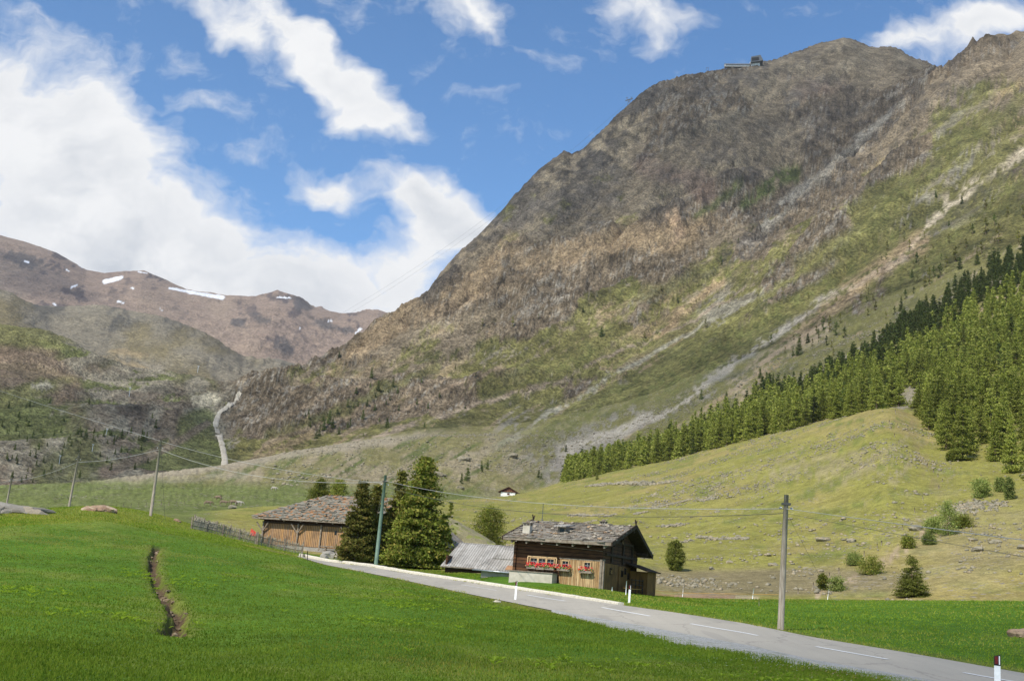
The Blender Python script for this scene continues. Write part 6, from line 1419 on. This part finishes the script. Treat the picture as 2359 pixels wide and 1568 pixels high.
def flecks(name, n, colr, label, seed, xr=(-100, 2400), sr_=(1.0, 4.0), sz=.018):
    rg = np.random.default_rng(seed); x = rg.uniform(*xr, n * 3); s_ = rg.uniform(*sr_, n * 3); az = ray_ang(x, 1350)[0]; T, E, M = knots(az); k = np.floor(s_).astype(int); r, e = base_eval(T, E, M, k, s_ - k)
    X, Y = r * np.sin(az), r * np.cos(az); ok = (fbm(X / 4, Y / 5, 3, 500 + seed) + rg.normal(0, .15, len(X)) > .05) & (seg_dist(X, Y, ROADMID) > 4.2); X, Y, r = X[ok][:n], Y[ok][:n], r[ok][:n]; n = len(X); Z = height_at(X, Y) + rg.uniform(.05, .11, n)
    w_ = sz * np.clip(r / 22, 1, 2.6); V = np.stack([np.stack([X + np.cos(a) * w_, Y + np.sin(a) * w_, Z + dz * w_], -1) for a, dz in ((0, .6), (2.1, -.4), (4.2, -.2))], 1).reshape(-1, 3)
    return tag(np_mesh(name, V, np.arange(3 * n).reshape(-1, 3), simple(name + '_petals', colr, colr, 3, .8, 0)), label=label, kind='stuff')
flecks('white_flowers', 900, (.75, .75, .70), 'tiny white flowers dotted over the meadow', 1)
flecks('yellow_flowers', 700, (.75, .60, .05), 'tiny yellow flowers dotted over the meadow', 2)
flecks('clover_heads', 1100, (.36, .16, .12), 'dull red clover heads in the near meadow', 3, sr_=(1.0, 2.6))
# broad-leaved weeds in loose clumps
rg = np.random.default_rng(9); Vs = []; Cs = []
for x, y, n in ((930, 1395, 70), (960, 1372, 60), (870, 1430, 30), (60, 1360, 50), (350, 1340, 40), (370, 1350, 30), (790, 1370, 24), (1130, 1400, 30), (250, 1420, 30), (1330, 1530, 30), (420, 1345, 16), (560, 1330, 20), (1830, 1575, 24)):
    c0 = hit(x, y, 12)
    for i in range(n):
        px_, py_ = c0.x + rg.normal(0, 1.1), c0.y + rg.normal(0, 1.5); z = ground(px_, py_); s = rg.uniform(.06, .13); a = rg.uniform(0, 6.28)
        for j in range(3):
            b_ = a + j * 2.1; c, q = math.cos(b_), math.sin(b_); tip = (px_ + c * s * 1.6, py_ + q * s * 1.6, z + s * .9)
            Vs += [(px_, py_, z + .02), (px_ + c * s * .8 - q * s * .45, py_ + q * s * .8 + c * s * .45, z + s * .8), tip, (px_, py_, z + .02), tip, (px_ + c * s * .8 + q * s * .45, py_ + q * s * .8 - c * s * .45, z + s * .8)]
            Cs += [(.55, .2, .5)] * 6
tag(np_mesh('meadow_weeds', np.array(Vs), np.arange(len(Vs)).reshape(-1, 3), M_grass, attrs={'Col': np.array(Cs)}), label='broad leaved weeds in clumps on the meadow', kind='stuff')
# ------------------------------------------------------------------ unseen clouds above the valley, outlined to throw the patches of shade on the slopes
def cloud_mat(name, dens):
    m = bpy.data.materials.new(name); m.use_nodes = True; t = NT(m.node_tree); t.n.clear()
    at = t.add('ShaderNodeAttribute', attribute_name='Col'); s = t.add('ShaderNodeSeparateColor'); t.l.new(at.outputs['Color'], s.inputs[0]); P = t.add('ShaderNodeNewGeometry').outputs['Position']
    n = t.noise(P, .0045, 6, .6); a = t.ramp(t.math('ADD', s.outputs[0], t.math('MULTIPLY', t.math('SUBTRACT', n, .5), 1.5)), .12, .75, 0, dens)
    d = t.add('ShaderNodeBsdfDiffuse'); d.inputs[0].default_value = (.9, .9, .92, 1); tr = t.add('ShaderNodeBsdfTransparent'); x = t.add('ShaderNodeMixShader'); t.l.new(a, x.inputs[0]); t.l.new(tr.outputs[0], x.inputs[1]); t.l.new(d.outputs[0], x.inputs[2])
    o = t.add('ShaderNodeOutputMaterial'); t.l.new(x.outputs[0], o.inputs[0]); return m
def shade_cloud(pts, alt, mat, label):
    """a flat cloud whose shadow falls on the ground through the given points"""
    Q = []
    for p in pts:
        k = (alt - p.z) / sv.z; Q.append(Vector((p.x + sv.x * k, p.y + sv.y * k, alt)))
    c = sum(Q, Vector()) / len(Q); V = []; Fq = []; Cc = []; nr = 12; sub = 8; N = len(Q) * sub
    ringp = []
    for i in range(len(Q)):
        for j in range(sub): ringp.append(Q[i].lerp(Q[(i + 1) % len(Q)], j / sub))
    for side in (1, -1):
        b0 = len(V)
        for r_ in range(nr + 1):
            f = r_ / nr
            for p in ringp:
                w_ = c.lerp(p, .02 + .98 * f); V.append((w_.x, w_.y, alt + side * (40 + 90 * side) * math.sqrt(max(0, 1 - f * f)) + (0 if f == 1 else random.uniform(-12, 12)))); Cc.append((min(1, (1 - f) * 2.2),) * 3)
        for r_ in range(nr):
            for i in range(N): q = (b0 + r_ * N + i, b0 + r_ * N + (i + 1) % N, b0 + (r_ + 1) * N + (i + 1) % N, b0 + (r_ + 1) * N + i); Fq.append(q if side > 0 else q[::-1])
    tag(np_mesh('cloud', V, Fq, mat, smooth=True, attrs={'Col': np.array(Cc)}), label=label, kind='stuff')
M_c1, M_c2 = cloud_mat('cloud_dense', .22), cloud_mat('cloud_thin', .18)
sk = lambda x, y, r: at_r(x, y, r)
shade_cloud([hit(1010, 690), sk(960, 640, 1900), sk(1200, 300, 2300), sk(1500, 80, 2600), sk(1943, -60, 3000), sk(2300, -40, 2900), hit(2230, 130), hit(2080, 260), hit(1900, 420), hit(1760, 560), hit(1600, 470), hit(1450, 560), hit(1250, 610), hit(1120, 650)], 3000, M_c1, 'cloud shading the upper mountain')
shade_cloud([hit(900, 985), hit(1150, 860), hit(1400, 800), hit(1700, 760), hit(1950, 700), hit(2250, 560), hit(2358, 560), hit(2200, 680), hit(1900, 850), hit(1700, 950), hit(1480, 1050), hit(1330, 1098), hit(1150, 1128), hit(960, 1090)], 2400, M_c2, 'cloud shading the stony slope in the middle')
shade_cloud([sk(-200, 900, 1500), hit(120, 880), hit(330, 880), hit(560, 910), hit(470, 1010), hit(330, 1080), hit(100, 1115), sk(-200, 1160, 500)], 2600, M_c2, 'cloud shading the rocky hill at the left')
shade_cloud([sk(-300, 560, 5600), hit(20, 580), hit(140, 625), hit(260, 690), hit(200, 700), hit(60, 690), sk(-300, 700, 3200)], 3600, M_c1, 'cloud shading the far range at the left')
shade_cloud([hit(-300, 1510), hit(500, 1505), hit(1000, 1520), hit(1500, 1530), hit(1900, 1575), Vector((14, 10, 0)), Vector((10, -60, 0)), Vector((-60, -60, 0))], 2200, M_c2, 'thin cloud shading the near meadow')
# ------------------------------------------------------------------ mountain air
if HAZE:
    m = bpy.data.materials.new('haze_air'); m.use_nodes = True; t = NT(m.node_tree); t.n.clear()
    v = t.add('ShaderNodeVolumePrincipled'); v.inputs['Color'].default_value = (.78, .83, .93, 1); v.inputs['Density'].default_value = HAZE; o = t.add('ShaderNodeOutputMaterial'); t.l.new(v.outputs[0], o.inputs['Volume'])
    b_ = MB().box((0, 3400, 850), (11000, 7600, 2010)); tag(b_.build('haze', m), 'thin blue mountain air over the whole valley', kind='stuff')
